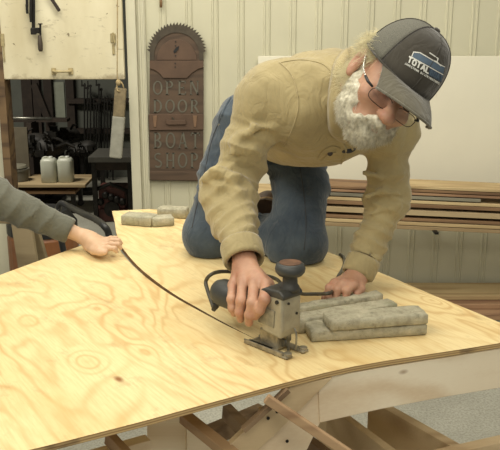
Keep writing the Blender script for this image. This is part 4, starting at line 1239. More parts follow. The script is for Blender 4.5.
# ---- jeans
JS = Solid()
JS.u(cone(P(252, 128, 2.44), P(286, 138, 2.54), .106, .105), .06)
JS.u(cone(P(247, 128, 2.40), P(228, 175, 2.385), .094, .080), .05)
JS.u(cone(P(228, 175, 2.385), R_KN, .082, .072), .03)
JS.u(ell(R_KN + Vector((.0, -.015, -.015)), (.078, .075, .072)), .03)
JS.u(cone(R_KN, R_KN + (R_AN-R_KN)*.8, .074, .052), .03)
JS.u(cone(P(292, 142, 2.50), P(300, 185, 2.40), .10, .084), .05)
JS.u(cone(P(300, 185, 2.40), L_KN, .084, .082), .03)
JS.u(ell(L_KN + Vector((.004, -.01, -.012)), (.088, .075, .075)), .03)
JS.u(cone(L_KN + Vector((-.03, .02, -.005)), P(259, 231, 2.45), .078, .060), .025)
JS.d(rbox(Vector((0, 2.3, TZ-.048)), (1, 1, .05), None, .001), .004)
def postj(p, d):
    near = np.abs(d) < .05
    if not near.any(): return d
    q = p[near]; e = np.zeros(len(q), F32)
    e += limb_folds(q, R_HIP, R_KN, .009, 8, 2.2, 22, -.2, .85, .13) + limb_folds(q, R_HIP, R_KN, .010, 4, 1.5, 21, -.2, .7, .13)
    e += limb_folds(q, L_HIP, L_KN, .009, 8, 2.4, 25, -.2, .9, .13) + limb_folds(q, L_HIP, L_KN, .008, 4, 1.7, 24, -.2, .75, .13)
    e += limb_folds(q, L_KN + Vector((0, 0, -.02)), P(267, 226, 2.50), .014, 3, 1.2, 27, -.1, 1.2, .1)
    e += .005*vnoise(q, 14, 31)
    d = d.copy(); d[near] += e
    d = smax(d, TZ + .0015 - p[:, 2], .003)
    return d
JS.post = postj
lo = np.array([-.3, 2.15, TZ-.02]); hi = np.array([.35, 2.9, 1.75])
jeans = mesh_solid('jeans', JS, lo, hi, .0045, M['denim'], man)

# ---- boots, toes on the sheet
M['leather'] = plain('brown_leather', (96, 72, 48), .55, var=.3, nscale=20)
M['sole'] = plain('brown_sole', (92, 70, 48), .7, var=.2)
M['welt'] = plain('tan_welt', (166, 132, 82), .6, var=.1)
def boot(toe, heel, ank, side):
    """toe tip, heel, ankle: the sole faces away from the ankle"""
    ax = (heel - toe).normalized(); up = (ank - heel); up = (up - ax*up.dot(ax)).normalized(); sd = ax.cross(up)
    R = np.array([[ax[i], sd[i], up[i]] for i in range(3)])
    L = (heel-toe).length
    b = Solid(); b.u(ell(toe + ax*.055 + up*.028, (.062, .046, .036), R), .03)
    b.u(cone(toe + ax*.08 + up*.03, heel - ax*.04 + up*.045, .038, .044), .03)
    b.u(cone(heel - ax*.045 + up*.04, ank, .038, .036), .03)
    b.d(rbox(toe + ax*L/2 - up*.05, (.3, .1, .052), R, .001), .003)
    c = (toe+heel)/2
    return b, R, c, ax, up, sd, L
toe, heel, ank = P(247, 226, 2.56), P(275, 201, 2.53), P(268, 204, 2.66)
toe = Vector((toe.x, toe.y, max(toe.z, TZ+.012)))
b_, R_, c_, ax_, up_, sd_, L_ = boot(toe, heel, ank, 1)
up_ = Vector(up_)
bt = mesh_solid('boot', b_, np.array(c_) - .2, np.array(c_) + .2, .004, M['leather'], man)
def sole_mesh(name, off, th, mat, grow=0, clip=None):
    pts = []
    for k in range(28):
        a = 2*PI*k/28; x = math.cos(a)*(L_/2+grow); wdt = .043 if x < 0 else .036
        pts.append(c_ + ax_*x + sd_*math.sin(a)*(wdt+grow)*(1.15 if abs(math.cos(a)) < .8 else 1) - up_*off)
    return MB().prism(pts, -up_*th).build(name, mat, bt, bevel=.002)
sole_mesh('welt', -.006, .01, M['welt'], .004); sole_mesh('sole', .004, .016, M['sole'], .002)
# ================================================================== hair, beard, cap, glasses, collar
def strands(name, roots, dirs, lengths, r0, mat, parent, droop=None, seed=1, curl=.25):
    rng = np.random.default_rng(seed); n = len(roots)
    d = dirs/np.linalg.norm(dirs, axis=1)[:, None]
    side = np.cross(d, rng.normal(size=(n, 3))); side /= np.linalg.norm(side, axis=1)[:, None]; sd2 = np.cross(d, side)
    segs = 4; vs = []
    g = np.array(droop if droop is not None else (0, 0, -1.0))
    for s in range(segs+1):
        t = s/segs
        c = roots + d*(lengths*t)[:, None] + side*(lengths*curl*t*t*rng.normal(0, .5, n))[:, None] + g*(lengths*.35*t*t)[:, None]
        r = r0*(1 - .85*t)
        for k in range(3):
            a = 2*PI*k/3; vs.append(c + (side*math.cos(a) + sd2*math.sin(a))*r)
    V = np.stack(vs, 1)                       # n, (segs+1)*3, 3
    base = np.arange(n)[:, None]*(segs+1)*3
    fs = []
    for s in range(segs):
        for k in range(3):
            fs.append(np.stack([base[:, 0]+s*3+k, base[:, 0]+s*3+(k+1) % 3, base[:, 0]+(s+1)*3+(k+1) % 3, base[:, 0]+(s+1)*3+k], 1))
    Fq = np.concatenate(fs)
    me = bpy.data.meshes.new(name); V = V.reshape(-1, 3)
    me.vertices.add(len(V)); me.vertices.foreach_set('co', V.astype(F32).ravel())
    me.loops.add(len(Fq)*4); me.loops.foreach_set('vertex_index', Fq.astype(np.int32).ravel())
    me.polygons.add(len(Fq)); me.polygons.foreach_set('loop_start', np.arange(0, len(Fq)*4, 4, dtype=np.int32))
    me.update(calc_edges=True); me.validate()
    return link_mesh(name, me, mat, parent, True)
def hairmat(name, a, b, c3):
    t = NT(name); g = t.coords(obj='world')
    c = t.ramp(t.noise(g, 120, 3, .6), [(.3, srgb(*a)), (.55, srgb(*b)), (.75, srgb(*c3))])
    t.base(c); t.b.inputs['Sheen Weight'].default_value = .2
    return t.done(.6, spec=.35)
M['beard'] = hairmat('white_beard', (168, 162, 140), (212, 206, 184), (232, 228, 210))
M['hair'] = hairmat('grey_blond_hair', (190, 178, 136), (222, 212, 170), (236, 228, 194))

def surf_points(ob, par):
    me = ob.data; n = len(me.vertices)
    co = np.empty(n*3, F32); me.vertices.foreach_get('co', co); co = co.reshape(-1, 3) + np.array(parent_world(par), F32)
    no = np.empty(n*3, F32); me.vertices.foreach_get('normal', no); no = no.reshape(-1, 3)
    return co, no
co, no = surf_points(body, man)
HOa = np.array(HO, float)
lc = (co - HOa) @ RH
hm = (np.abs(lc[:, 0]) < .12) & (np.abs(lc[:, 1]) < .16) & (lc[:, 2] > -.14) & (lc[:, 2] < .2)
hc, hn, hl = co[hm], no[hm], lc[hm]
l, f, u = hl[:, 0], hl[:, 1], hl[:, 2]; al = np.abs(l)
# full beard volume
bs = Solid()
def bl(a, r, k=.02): bs.u(ell(H(*a), r, RH), k)
bl((0, .062, -.084), (.039, .034, .030)); bl((0, .050, -.098), (.032, .028, .022))
for s in (-1, 1):
    bl((s*.036, .042, -.078), (.026, .032, .032)); bl((s*.051, .018, -.052), (.018, .026, .036)); bl((s*.060, .004, -.018), (.010, .015, .028)); bl((s*.047, .050, -.048), (.017, .018, .024))
    bs.u(cone(H(s*.006, .100, -.052), H(s*.032, .082, -.072), .010, .010), .01)
bs.d(cone(H(-.016, .1, -.069), H(.016, .1, -.069), .006, .006), .006)
def bpost(p, d):
    return d + (.0035*vnoise(p, 60, 3) + .0045*vnoise(p, 28, 5) + .002*vnoise(p, 140, 7)).astype(F32)
bs.post = bpost
beard = mesh_solid('beard', bs, np.array(HO) - .2, np.array(HO) + .2, .0025, M['beard'], man)
bc, bn = surf_points(beard, man)
bl_ = (bc - HOa) @ RH
rng = np.random.default_rng(5)
pick = rng.choice(len(bc), min(9000, len(bc)), replace=False)
rt, nn, ll = bc[pick], bn[pick], bl_[pick]
dirs = nn*.4 - np.array(Uh)*.75 + np.array(Fh)*.12 + rng.normal(0, .28, (len(rt), 3)) + np.sign(ll[:, :1])*np.array(Lh)*.1
keep = ~((ll[:, 2] > -.062) & (ll[:, 1] > .07))
L_ = rng.uniform(.008, .015, len(rt))*np.where(ll[:, 2] > -.03, .6, 1)
strands('beard_strands', rt[keep] - nn[keep]*.003, dirs[keep], L_[keep], .00055, M['beard'], beard, seed=2)
# moustache
mk_ = (~keep); strands('moustache', rt[mk_] - nn[mk_]*.002, (nn*.35 - np.array(Uh)*.8 + np.sign(ll[:, :1])*np.array(Lh)*.55 + rng.normal(0, .15, (len(rt), 3)))[mk_], L_[mk_]*.8, .0006, M['beard'], beard, seed=3)
# eyebrows
eb = (np.abs(u-.028) < .006) & (f > .06) & (al > .014) & (al < .05)
ii = rng.choice(np.nonzero(eb)[0], 260); strands('eyebrows', hc[ii], hn[ii]*.6 + np.sign(hl[ii, :1])*np.array(Lh)*.8 + rng.normal(0, .2, (260, 3)), rng.uniform(.008, .014, 260), .0006, M['hair'], man, seed=8)
# hair below the cap
hr = (f < .008) & ~((al > .058) & (f > -.042) & (u < .036)) & (u > -.062) & (u < .07) & (al < .1) & ~((f > -.036) & (u < .03) & (al > .070)) & ~((f > -.03) & (u < -.02))
hr |= (f < .032) & (f > -.01) & (u > .025) & (u < .07)
ii = rng.choice(np.nonzero(hr)[0], 5200)
hd = hn[ii]*.55 - np.array(Uh)*.55 - np.array(Fh)*.5 + rng.normal(0, .3, (len(ii), 3))
strands('hair', hc[ii] - hn[ii]*.002, hd, rng.uniform(.018, .04, len(ii)), .0006, M['hair'], man, droop=-np.array(Uh)*.9, seed=9, curl=.5)

# ---- cap
M['cap'] = fabric('charcoal_cap_cloth', (70, 66, 58), (58, 54, 47), 1200, var_scale=10, fuzz=.35)
M['cap_mesh'] = NT('cap_mesh'); _t = M['cap_mesh']
vo = _t.n('ShaderNodeTexVoronoi'); vo.inputs['Scale'].default_value = 800; _t.l(_t.coords(obj='world'), vo.inputs['Vector'])
_t.base(_t.ramp(vo.outputs['Distance'], [(.2, srgb(66, 66, 60)), (.6, srgb(108, 106, 94))])); _t.bump(vo.outputs['Distance'], .4, .002); M['cap_mesh'] = _t.done(.8)
M['brim'] = fabric('cap_brim_cloth', (106, 101, 86), (90, 86, 73), 1100, var_scale=10, fuzz=.3)
CC = (0.001, .002, .066); CRd = (.0855, .099, .083)
def cap_pt(az, el, grow=0):
    """az 0 = front, + = left; el 0 rim .. pi/2 top"""
    ce, se = max(math.cos(el), 0)**.82, math.sin(el)**.92 if el > 0 else 0
    fr = max(0, math.cos(az))
    return H(CC[0] + (CRd[0]+grow)*math.sin(az)*ce, CC[1] + (CRd[1]+grow)*math.cos(az)*ce + .004*fr*ce, CC[2] - .028 + (CRd[2]+.028+grow)*se + (.006*fr*math.sin(2*max(el, 0))))
def cap_section(name, az0, az1, mat, parent, nseg=16, nel=14, th=.0035):
    vs = []; fs = []
    for g in (0, -th):
        for i in range(nel+1):
            for k in range(nseg+1):
                vs.append(cap_pt(az0 + (az1-az0)*k/nseg, PI/2*.985*i/nel, g))
    w = nseg+1; m = (nel+1)*w
    for i in range(nel):
        for k in range(nseg):
            a = i*w+k; fs.append((a, a+1, a+1+w, a+w)); fs.append((m+a, m+a+w, m+a+1+w, m+a+1))
    for k in range(nseg): fs.append((k, m+k, m+k+1, k+1)); a = nel*w+k; fs.append((a, a+1, m+a+1, m+a))
    for i in range(nel):
        a = i*w; fs.append((a, a+w, m+a+w, m+a)); a = i*w+nseg; fs.append((a, m+a, m+a+w, a+w))
    return MB().add(vs, fs).build(name, mat, parent, smooth=True)
cap = cap_section('cap', -.98, .98, M['cap'], man, 30)      # front of the crown carries the rest of the cap
cap_section('mesh_back', .98, 2*PI-.98, M['cap_mesh'], cap, 44)
for az in (-.98, .98, 0, PI, 2.06, -2.06):
    MB().tube([cap_pt(az, PI/2*.985*k/14, .0008) for k in range(15)], .0011 if az else .0009, 5).build('seam', M['cap'], cap, smooth=True)
MB().ellipsoid(cap_pt(0, PI/2*.98, .002), (.0075, .0075, .0045), Matrix([[Lh[i], Fh[i], Uh[i]] for i in range(3)])).build('button', M['cap'], cap, smooth=True)
# rim band
MB().tube([cap_pt(2*PI*k/48, 0.01, .0002) for k in range(49)], .0022, 6, caps=False).build('rim', M['cap'], cap, smooth=True)
# brim: a curved bill
def brim_pt(s, r):     # s -1..1 across, r 0..1 outwards
    az = s*.98 + .08
    inner = cap_pt(az, .02, -.002)
    ou = H(CC[0] + .014 + .082*math.sin(s*1.1), CC[1] + .103*math.cos(az)*.35 + .148*max(0, math.cos(s*1.28))**.55*.92 + .012, CC[2] - .026 - .020*abs(s)**2.2 - .018)
    m = inner + (ou - inner)*r
    return m + Uh*(.008*math.sin(PI*r)*(1-.4*abs(s)))
vs = []; fs = []; ns, nr = 30, 10
for g in (0, 1):
    for i in range(nr+1):
        for k in range(ns+1):
            vs.append(brim_pt(-1 + 2*k/ns, i/nr) - Uh*(.0035*g))
w = ns+1; m = (nr+1)*w
for i in range(nr):
    for k in range(ns):
        a = i*w+k; fs.append((a, a+1, a+1+w, a+w)); fs.append((m+a, m+a+w, m+a+1+w, m+a+1))
for k in range(ns): a = nr*w+k; fs.append((a, a+1, m+a+1, m+a)); fs.append((k, m+k, m+k+1, k+1))
for i in range(nr): a = i*w; fs.append((a, a+w, m+a+w, m+a)); a = i*w+ns; fs.append((a, m+a, m+a+w, a+w))
brim = MB().add(vs, fs).build('brim', M['brim'], cap, smooth=True)
MB().tube([brim_pt(-1 + 2*k/40, 1) - Uh*.0015 for k in range(41)], .0028, 6).build('brim_edge', M['brim'], cap, smooth=True)
for rr in (.3, .5, .7, .88):
    pass

# ---- embroidery, laid on the crown's surface
from mathutils.bvhtree import BVHTree
me = cap.data; _v = [v.co + parent_world(man) for v in me.vertices]; bvh = BVHTree.FromPolygons([tuple(v) for v in _v], [tuple(p.vertices) for p in me.polygons])
def on_cap(u, v, lift):
    o = Vector((0, 0, CAMZ)); r = ray(u, v).normalized(); loc, nrm, _, dist = bvh.ray_cast(o, r)
    if loc is None: return None
    if nrm.dot(r) > 0: nrm = -nrm
    return loc + nrm*lift
M['thread_white'] = plain('white_thread', (222, 222, 214), .7, var=.05)
M['thread_blue'] = plain('blue_thread', (84, 102, 120), .7, var=.1, nscale=60)
M['thread_navy'] = plain('dark_blue_thread', (62, 74, 90), .7, var=.1, nscale=60)
def stitch(name, polys, mat, lift):
    mb = MB()
    for q in polys:
        # subdivide edges so that the patch follows the crown
        bm = bmesh.new(); vv = [bm.verts.new((x, y, 0)) for x, y in q]
        try: bm.faces.new(vv)
        except Exception: bm.free(); continue
        for ax in (0, 1):
            lo = min(p[ax] for p in q); hi = max(p[ax] for p in q); n = int((hi-lo)/2.5)
            for k in range(1, n+1):
                co_ = [0, 0, 0]; no_ = [0, 0, 0]; co_[ax] = lo+(hi-lo)*k/(n+1); no_[ax] = 1
                bmesh.ops.bisect_plane(bm, geom=bm.verts[:]+bm.edges[:]+bm.faces[:], plane_co=co_, plane_no=no_)
        bmesh.ops.triangulate(bm, faces=bm.faces[:])
        bm.verts.index_update()
        P0 = [on_cap(v.co.x, v.co.y, lift) for v in bm.verts]; P1 = [on_cap(v.co.x, v.co.y, lift*.2) for v in bm.verts]
        if any(p is None for p in P0): bm.free(); continue
        mb.add(P0, [tuple(v.index for v in f.verts) for f in bm.faces])
        be = [e for e in bm.edges if e.is_boundary]
        for e in be: a_, b_2 = e.verts[0].index, e.verts[1].index; mb.add([P0[a_], P0[b_2], P1[b_2], P1[a_]], [(0, 1, 2, 3)])
        bm.free()
    return mb.build(name, mat, cap)
def line_poly(a, b, w):
    a = Vector(a); b = Vector(b); d = (b-a).normalized(); n = Vector((-d.y, d.x))*w/2
    return [tuple(a+n), tuple(b+n), tuple(b-n), tuple(a-n)]
stitch('hull_shape', [[(413.6, 53.0), (419.5, 53.6), (428, 58.6), (440.5, 66.0), (444.2, 67.2), (442.8, 73.6), (428, 65.2), (411.6, 56.6)]], M['thread_blue'], .0011)
stitch('hull_panel', [[(429.4, 67.4), (442.2, 75.0), (441.0, 82.2), (428.4, 74.8)]], M['thread_navy'], .0011)
stitch('hull_outline', [line_poly((413.4, 52.2), (419.8, 52.8), .9), line_poly((419.8, 52.8), (441.4, 65.6), .9), line_poly((411.6, 57.2), (442.6, 74.6), .9),
       line_poly((413.6, 52.2), (411.6, 56.8), .8), line_poly((441.2, 65.4), (444.4, 66.9), .8)], M['thread_white'], .0016)
stitch('cabin_outline', [line_poly((429.3, 52.8), (437.8, 58.6), 1.0), line_poly((437.8, 58.4), (436.9, 61.6), .9), line_poly((433.4, 60.4), (437.0, 62.0), .9), line_poly((436.8, 62.0), (440.6, 66.0), .9)], M['thread_white'], .0014)
STROKES = {'T': [((0, 1), (1, 1)), ((.5, 1), (.5, 0))], 'O': [((.1, .15), (.1, .85)), ((.1, .9), (.9, .9)), ((.9, .85), (.9, .15)), ((.9, .1), (.1, .1))],
 'A': [((0, 0), (.5, 1)), ((.5, 1), (1, 0)), ((.22, .35), (.78, .35))], 'L': [((.1, 1), (.1, 0)), ((.1, .06), (.9, .06))],
 'B': [((.1, 0), (.1, 1)), ((.1, .95), (.75, .95)), ((.8, .9), (.8, .6)), ((.1, .52), (.8, .52)), ((.85, .45), (.85, .1)), ((.1, .05), (.8, .05))],
 'J': [((.8, 1), (.8, .15)), ((.8, .08), (.15, .08)), ((.12, .1), (.12, .3))], 'M': [((.05, 0), (.05, 1)), ((.05, 1), (.5, .4)), ((.5, .4), (.95, 1)), ((.95, 1), (.95, 0))],
 'E': [((.1, 0), (.1, 1)), ((.1, .95), (.85, .95)), ((.1, .5), (.75, .5)), ((.1, .05), (.85, .05))], 'S': [((.9, .95), (.1, .95)), ((.1, .95), (.1, .52)), ((.1, .5), (.9, .5)), ((.9, .5), (.9, .05)), ((.9, .05), (.1, .05))],
 'W': [((0, 1), (.25, 0)), ((.25, 0), (.5, .8)), ((.5, .8), (.75, 0)), ((.75, 0), (1, 1))], 'N': [((.1, 0), (.1, 1)), ((.1, 1), (.9, 0)), ((.9, 0), (.9, 1))],
 'D': [((.1, 0), (.1, 1)), ((.1, .95), (.7, .95)), ((.88, .8), (.88, .2)), ((.1, .05), (.7, .05)), ((.7, .95), (.88, .8)), ((.7, .05), (.88, .2))], 'I': [((.5, 0), (.5, 1))],
 'R': [((.1, 0), (.1, 1)), ((.1, .95), (.85, .95)), ((.85, .95), (.85, .52)), ((.1, .5), (.85, .5)), ((.45, .5), (.9, 0))], 'U': [((.1, 1), (.1, .1)), ((.1, .06), (.9, .06)), ((.9, .1), (.9, 1))], ' ': []}
def word(text, o, ax, up, w, name, mat, lift, gap=.22):
    """o baseline start px; ax whole-word vector; up letter height vector"""
    o = Vector(o); ax = Vector(ax); up = Vector(up); n = len(text); ps = []
    for i, ch in enumerate(text):
        b = o + ax*(i/n); cw = ax*((1-gap)/n)
        for (x0, y0), (x1, y1) in STROKES[ch]:
            ps.append(line_poly(b + cw*x0 + up*y0, b + cw*x1 + up*y1, w))
    return stitch(name, ps, mat, lift)
word('TOTAL', (407.2, 62.0), (22.0, 12.4), (1.9, -5.4), 1.45, 'word_total', M['thread_white'], .0018, .2)
word('BOAT', (429.6, 74.6), (12.4, 7.2), (1.2, -5.0), .8, 'word_boat', M['thread_blue'], .0018, .25)
word('JAMESTOWN DISTRIBUTORS', (404.6, 64.2), (34.5, 20.4), (.6, -1.9), .42, 'small_words', M['thread_white'], .0014, .3)

# ---- eyeglasses
M['horn0'] = plain('lash_brown', (74, 52, 40), .6)
M['wire'] = plain('dark_wire', (54, 46, 40), .35, .6); M['silver'] = plain('silver_temple', (200, 198, 190), .25, .9)
t = NT('lens_glass'); _tr = t.n('ShaderNodeBsdfTransparent'); _g = t.n('ShaderNodeBsdfGlossy'); _g.inputs['Roughness'].default_value = .03; _m = t.n('ShaderNodeMixShader'); _m.inputs[0].default_value = .025
t.l(_tr.outputs[0], _m.inputs[1]); t.l(_g.outputs[0], _m.inputs[2]); t.l(_m.outputs[0], t.out.inputs['Surface']); M['lens'] = t.m
gl = MB()
GU, GF = -.012, .108
def lens_outline(s, n=28):
    out = []
    for k in range(n):
        a = 2*PI*k/n; c, sn = math.cos(a), math.sin(a); q = (abs(c)**3.2 + abs(sn)**3.2)**(-1/3.2)
        x = c*q*.0265; out.append((s*.0345 + x, GF - .10*abs(s*.0345 + x)**1.0*.35 - 1.4*(s*.0345+x)**2, GU + sn*q*.0135))
    return out
glasses = None
for s in (-1, 1):
    o_ = [H(*q) for q in lens_outline(s)]
    gl.tube(o_ + [o_[0]], .0008, 6, caps=False)
gl.tube(spline([H(-.009, GF-.0005, GU+.006), H(0, GF+.003, GU+.009), H(.009, GF-.0005, GU+.006)], 6), .0011, 6)
glasses = gl.build('eyeglasses', M['wire'], man, smooth=True)
for s in (-1, 1):
    o_ = [H(*q) for q in lens_outline(s)]
    MB().prism(o_, -Fh*.0015).build('lens', M['lens'], glasses)
    MB().tube([H(s*.061, GF-.012, GU+.008), H(s*.072, GF-.022, GU+.009), H(s*.076, GF-.04, GU+.011)], [.0022, .0032, .003], 8).build('hinge', M['black'], glasses, smooth=True)
    MB().tube(spline([H(s*.076, GF-.04, GU+.011), H(s*.079, .035, .006), H(s*.079, .002, .022), H(s*.078, -.022, .018), H(s*.076, -.036, -.002)], 5), .0017, 6).build('temple', M['silver'], glasses, smooth=True)

# lashes along the lowered lids
for s in (-1, 1):
    MB().tube(spline([H(s*.018, .0905, .0025), H(s*.031, .0925, -.0015), H(s*.044, .085, .0015)], 6), .0011, 6).build('lashes', M['horn0'], man, smooth=True)
# ---- shirt collar, placket and pocket
def ribbon(name, rows, mat, parent, th=.004, sm=True, bev=0):
    """rows: list of point rows of equal length; a bent sheet with thickness"""
    nr_, nc_ = len(rows), len(rows[0]); mb = MB(); vs = [Vector(p) for r in rows for p in r]
    fs = [(i*nc_+k, i*nc_+k+1, (i+1)*nc_+k+1, (i+1)*nc_+k) for i in range(nr_-1) for k in range(nc_-1)]
    o = MB().add(vs, fs).build(name, mat, parent, smooth=sm)
    md = o.modifiers.new('thick', 'SOLIDIFY'); md.thickness = th; md.offset = 0
    return o
def cast_row(px, lift, n=6, fall=1.93):
    q = spline([Vector((a, b, 0)) for a, b in px], n); l0, l1 = lift if isinstance(lift, tuple) else (lift, lift)
    pts = [cast(SB, p.x, p.y, l0 + (l1-l0)*i/(len(q)-1), fall) for i, p in enumerate(q)]
    for _ in range(3): pts = [pts[0]] + [(pts[i-1] + pts[i]*2 + pts[i+1])/4 for i in range(1, len(pts)-1)] + [pts[-1]]
    return pts
outer = [(352, 47), (340, 56), (333, 70), (330, 86), (328, 104), (328, 120), (332, 134), (345, 141)]
toward = -cZ*0
c_out = cast_row(outer, .004)
ctr = HO + (NB - HO)*.62
rows = [c_out]
for k in (1, 2, 3):
    rows.append([p + (ctr - p).normalized()*(.012*k) - Vector((0, 1, 0))*(.011*math.sin(PI*k/3.4)) + nax_*(.012*k) for p in c_out]) if False else None
nax = (HO - NB).normalized()
rows = [c_out]
for k in (1, 2, 3):
    rr = []
    for p in c_out:
        inn = (ctr - p); inn = (inn - nax*inn.dot(nax)).normalized()
        out = -inn
        rr.append(p + inn*(.009*k) + out*(.0) + nax*(.010*k + .003) + (out*.004 + Vector((0, -.006, .004)))*math.sin(PI*k/3))
    rows.append(rr)
ribbon_mesh = MB(); nc_ = len(c_out)
ribbon_mesh.add([p for r in rows for p in r], [(i*nc_+k, i*nc_+k+1, (i+1)*nc_+k+1, (i+1)*nc_+k) for i in range(3) for k in range(nc_-1)])
o = ribbon_mesh.build('collar', M['khaki'], shirt, smooth=True)
md = o.modifiers.new('thick', 'SOLIDIFY'); md.thickness = .004; md.offset = 1
MB().tube([p + Vector((0, -.001, 0)) for p in c_out], .0022, 6).build('collar_edge', M['khaki'], shirt, smooth=True)
# front opening: dark undershirt between the placket edges, placket and a pocket button
M['navy'] = plain('navy_undershirt', (46, 50, 60), .8)
M['horn'] = plain('dark_button', (62, 50, 40), .4)
und = MB().ellipsoid(cast(SB, 348, 151, -.010, 1.98), (.024, .016, .014)).build('undershirt', M['navy'], man, smooth=True)
seam_line('placket_edge', [(336, 133), (343, 143), (346, 152), (341, 163)], SB, shirt, M['khaki'], .0032, .001)
seam_line('placket_edge', [(347, 141), (352, 147), (352, 151)], SB, shirt, M['khaki'], .003, .001)
seam_line('pocket_seam', [(318, 158), (324, 150), (332, 146), (340, 148)], SB, shirt, M['khaki'], .0022, .001)
seam_line('pocket_seam', [(321, 161), (328, 154), (336, 152)], SB, shirt, M['khaki'], .0014, .001)
for bu, bv in ((330, 153), (339, 137)):
    c0 = cast(SB, bu, bv, .0015); MB().lathe([(.0062, 0), (.0066, .0012), (.005, .0024)], c0, (c0*0 + Vector((0, 0, CAMZ)) - c0), 16).build('button', M['horn'], shirt)
# jeans: outseam, pocket, rivet, belt
JB = bvh_of(jeans, man)
M['stitch'] = plain('jeans_stitch', (60, 62, 66), .8)
seam_line('outseam', [(221, 118), (212, 140), (205, 170), (198, 200), (192, 228)], JB, jeans, M['stitch'], .0015, .0004, fall=2.35)
seam_line('pocket_edge', [(224, 108), (219, 118), (221, 130), (228, 138)], JB, jeans, M['denim'], .0022, .0006, fall=2.35)
seam_line('waistband', [(231, 98), (225, 108), (222, 116)], JB, jeans, M['denim'], .004, .001, fall=2.35)
seam_line('inseam', [(300, 168), (304, 195), (306, 225), (304, 250)], JB, jeans, M['stitch'], .0012, .0003, fall=2.3)
c0 = cast(JB, 219.5, 125, .001, 2.3); MB().lathe([(.0045, 0), (.0045, .0015)], c0, Vector((0, 0, CAMZ)) - c0, 12).build('rivet', M['steel'], jeans)
# ================================================================== jigsaw
M['jig_grey'] = plain('worn_grey_metal', (162, 156, 136), .45, .35, var=.14, nscale=30, bump=.15, bscale=200)
M['jig_dark'] = plain('dark_grey_housing', (56, 55, 50), .5, var=.15, nscale=30)
M['jig_blue'] = plain('blue_grey_housing', (56, 58, 56), .5, var=.15, nscale=30)
M['jig_base'] = plain('scuffed_baseplate', (158, 150, 130), .4, .55, var=.25, nscale=60, bump=.3, bscale=120)
jig = empty('jigsaw', JO, 'old grey jigsaw with a round top knob, cutting the plywood', 'jigsaw')
JM = Matrix([[JF[i], JR[i], JU[i]] for i in range(3)])
def jbox(mb, a, b, h, la, lb, lh): return mb.box(J(a, b, h), (la, lb, lh), JM)
# base: a flat plate with a slot and turned-up rails
m = MB(); jbox(m, -.070, .024, .004, .13, .020, .005); m.build('base_rail', M['jig_base'], jig, bevel=.002)
m = MB(); jbox(m, -.07, -.025, .004, .135, .020, .005); m.build('base_rail', M['jig_base'], jig, bevel=.002)
m = MB(); jbox(m, -.095, 0, .0045, .07, .05, .004); m.build('base_plate', M['jig_base'], jig, bevel=.001)
m = MB(); jbox(m, -.076, .033, .008, .115, .003, .010); m.build('base_lip', M['jig_base'], jig, bevel=.001)
for b_, h_ in ((-.028, .008), (.022, .009)): MB().lathe([(.009, 0), (.009, h_)], J(-.013, b_, .003), (0, 0, 1), 14).build('base_toe', M['jig_base'], jig, bevel=.001)
m = MB(); jbox(m, -.075, 0, .024, .055, .034, .04); m.build('foot_bracket', M['jig_base'], jig, bevel=.004)
# gear housing: tapering block
pr = [(-.082, .046), (-.026, .040), (-.022, .060), (-.022, .130), (-.030, .138), (-.084, .138), (-.09, .127), (-.09, .085)]
def jprism(pts, b0, b1): return MB().prism([J(a, b0, h) for a, h in pts], JR*(b1-b0))
jprism(pr, -.030, .031).build('gear_housing', M['jig_grey'], jig, bevel=.006, seg=3)
jprism([(-.018, .128), (-.018, .139), (-.030, .148), (-.074, .145), (-.088, .138), (-.082, .128)], -.031, .032).build('top_cover', M['jig_dark'], jig, bevel=.005, seg=3)
m = MB(); m.lathe([(.0045, 0), (.0045, .003)], J(-.036, .031, .122), JR, 12); m.build('screw', M['black'], jig)
m = MB(); m.lathe([(.003, 0), (.003, .002)], J(-.0215, .012, .118), JF, 10); m.build('screw', M['black'], jig)
m = MB(); m.lathe([(.003, 0), (.003, .002)], J(-.0215, -.014, .09), JF, 10); m.build('screw', M['black'], jig)
jprism([(-.09, .064), (-.045, .062), (-.042, .1), (-.09, .108)], .031, .033).build('name_plate', plain('plate_grey', (138, 134, 118), .4, .3, var=.2, nscale=80), jig, bevel=.0008)
# knob
m = MB(); m.lathe([(.021, -.004), (.021, .006), (.0165, .012), (.0155, .028), (.018, .034)], J(-.036, -.008, .142), JU, 28); m.build('knob_stem', M['jig_dark'], jig, smooth=True)
m = MB(); m.lathe([(.016, .0), (.026, .003), (.0315, .010), (.0325, .017), (.030, .025), (.024, .029)], J(-.036, -.008, .172), JU, 36); m.build('knob', M['jig_blue'], jig, smooth=True)
m = MB(); m.lathe([(.0235, 0), (.0235, .0012)], J(-.036, -.008, .2008), JU, 30); m.build('knob_disc', plain('worn_disc', (104, 74, 54), .6, var=.25, nscale=60), jig)
# blade, plunger and roller
jprism([(-.034, -.02), (-.027, -.02), (-.027, .05), (-.036, .05)], -.0008, .0008).build('blade', M['steel'], jig)
m = MB(); m.tube([J(-.030, 0, .03), J(-.030, 0, .062)], .0055, 10); m.build('plunger', M['steel'], jig, smooth=True)
m = MB(); m.tube(spline([J(-.020, -.006, .058), J(-.014, -.006, .045), J(-.014, -.006, .02), J(-.018, -.006, .008)], 5), .0022, 8); m.build('blade_guard', M['steel'], jig, smooth=True)
m = MB(); m.lathe([(.008, -.004), (.008, .004)], J(-.045, 0, .02), JR, 16); m.build('roller', M['steel'], jig)
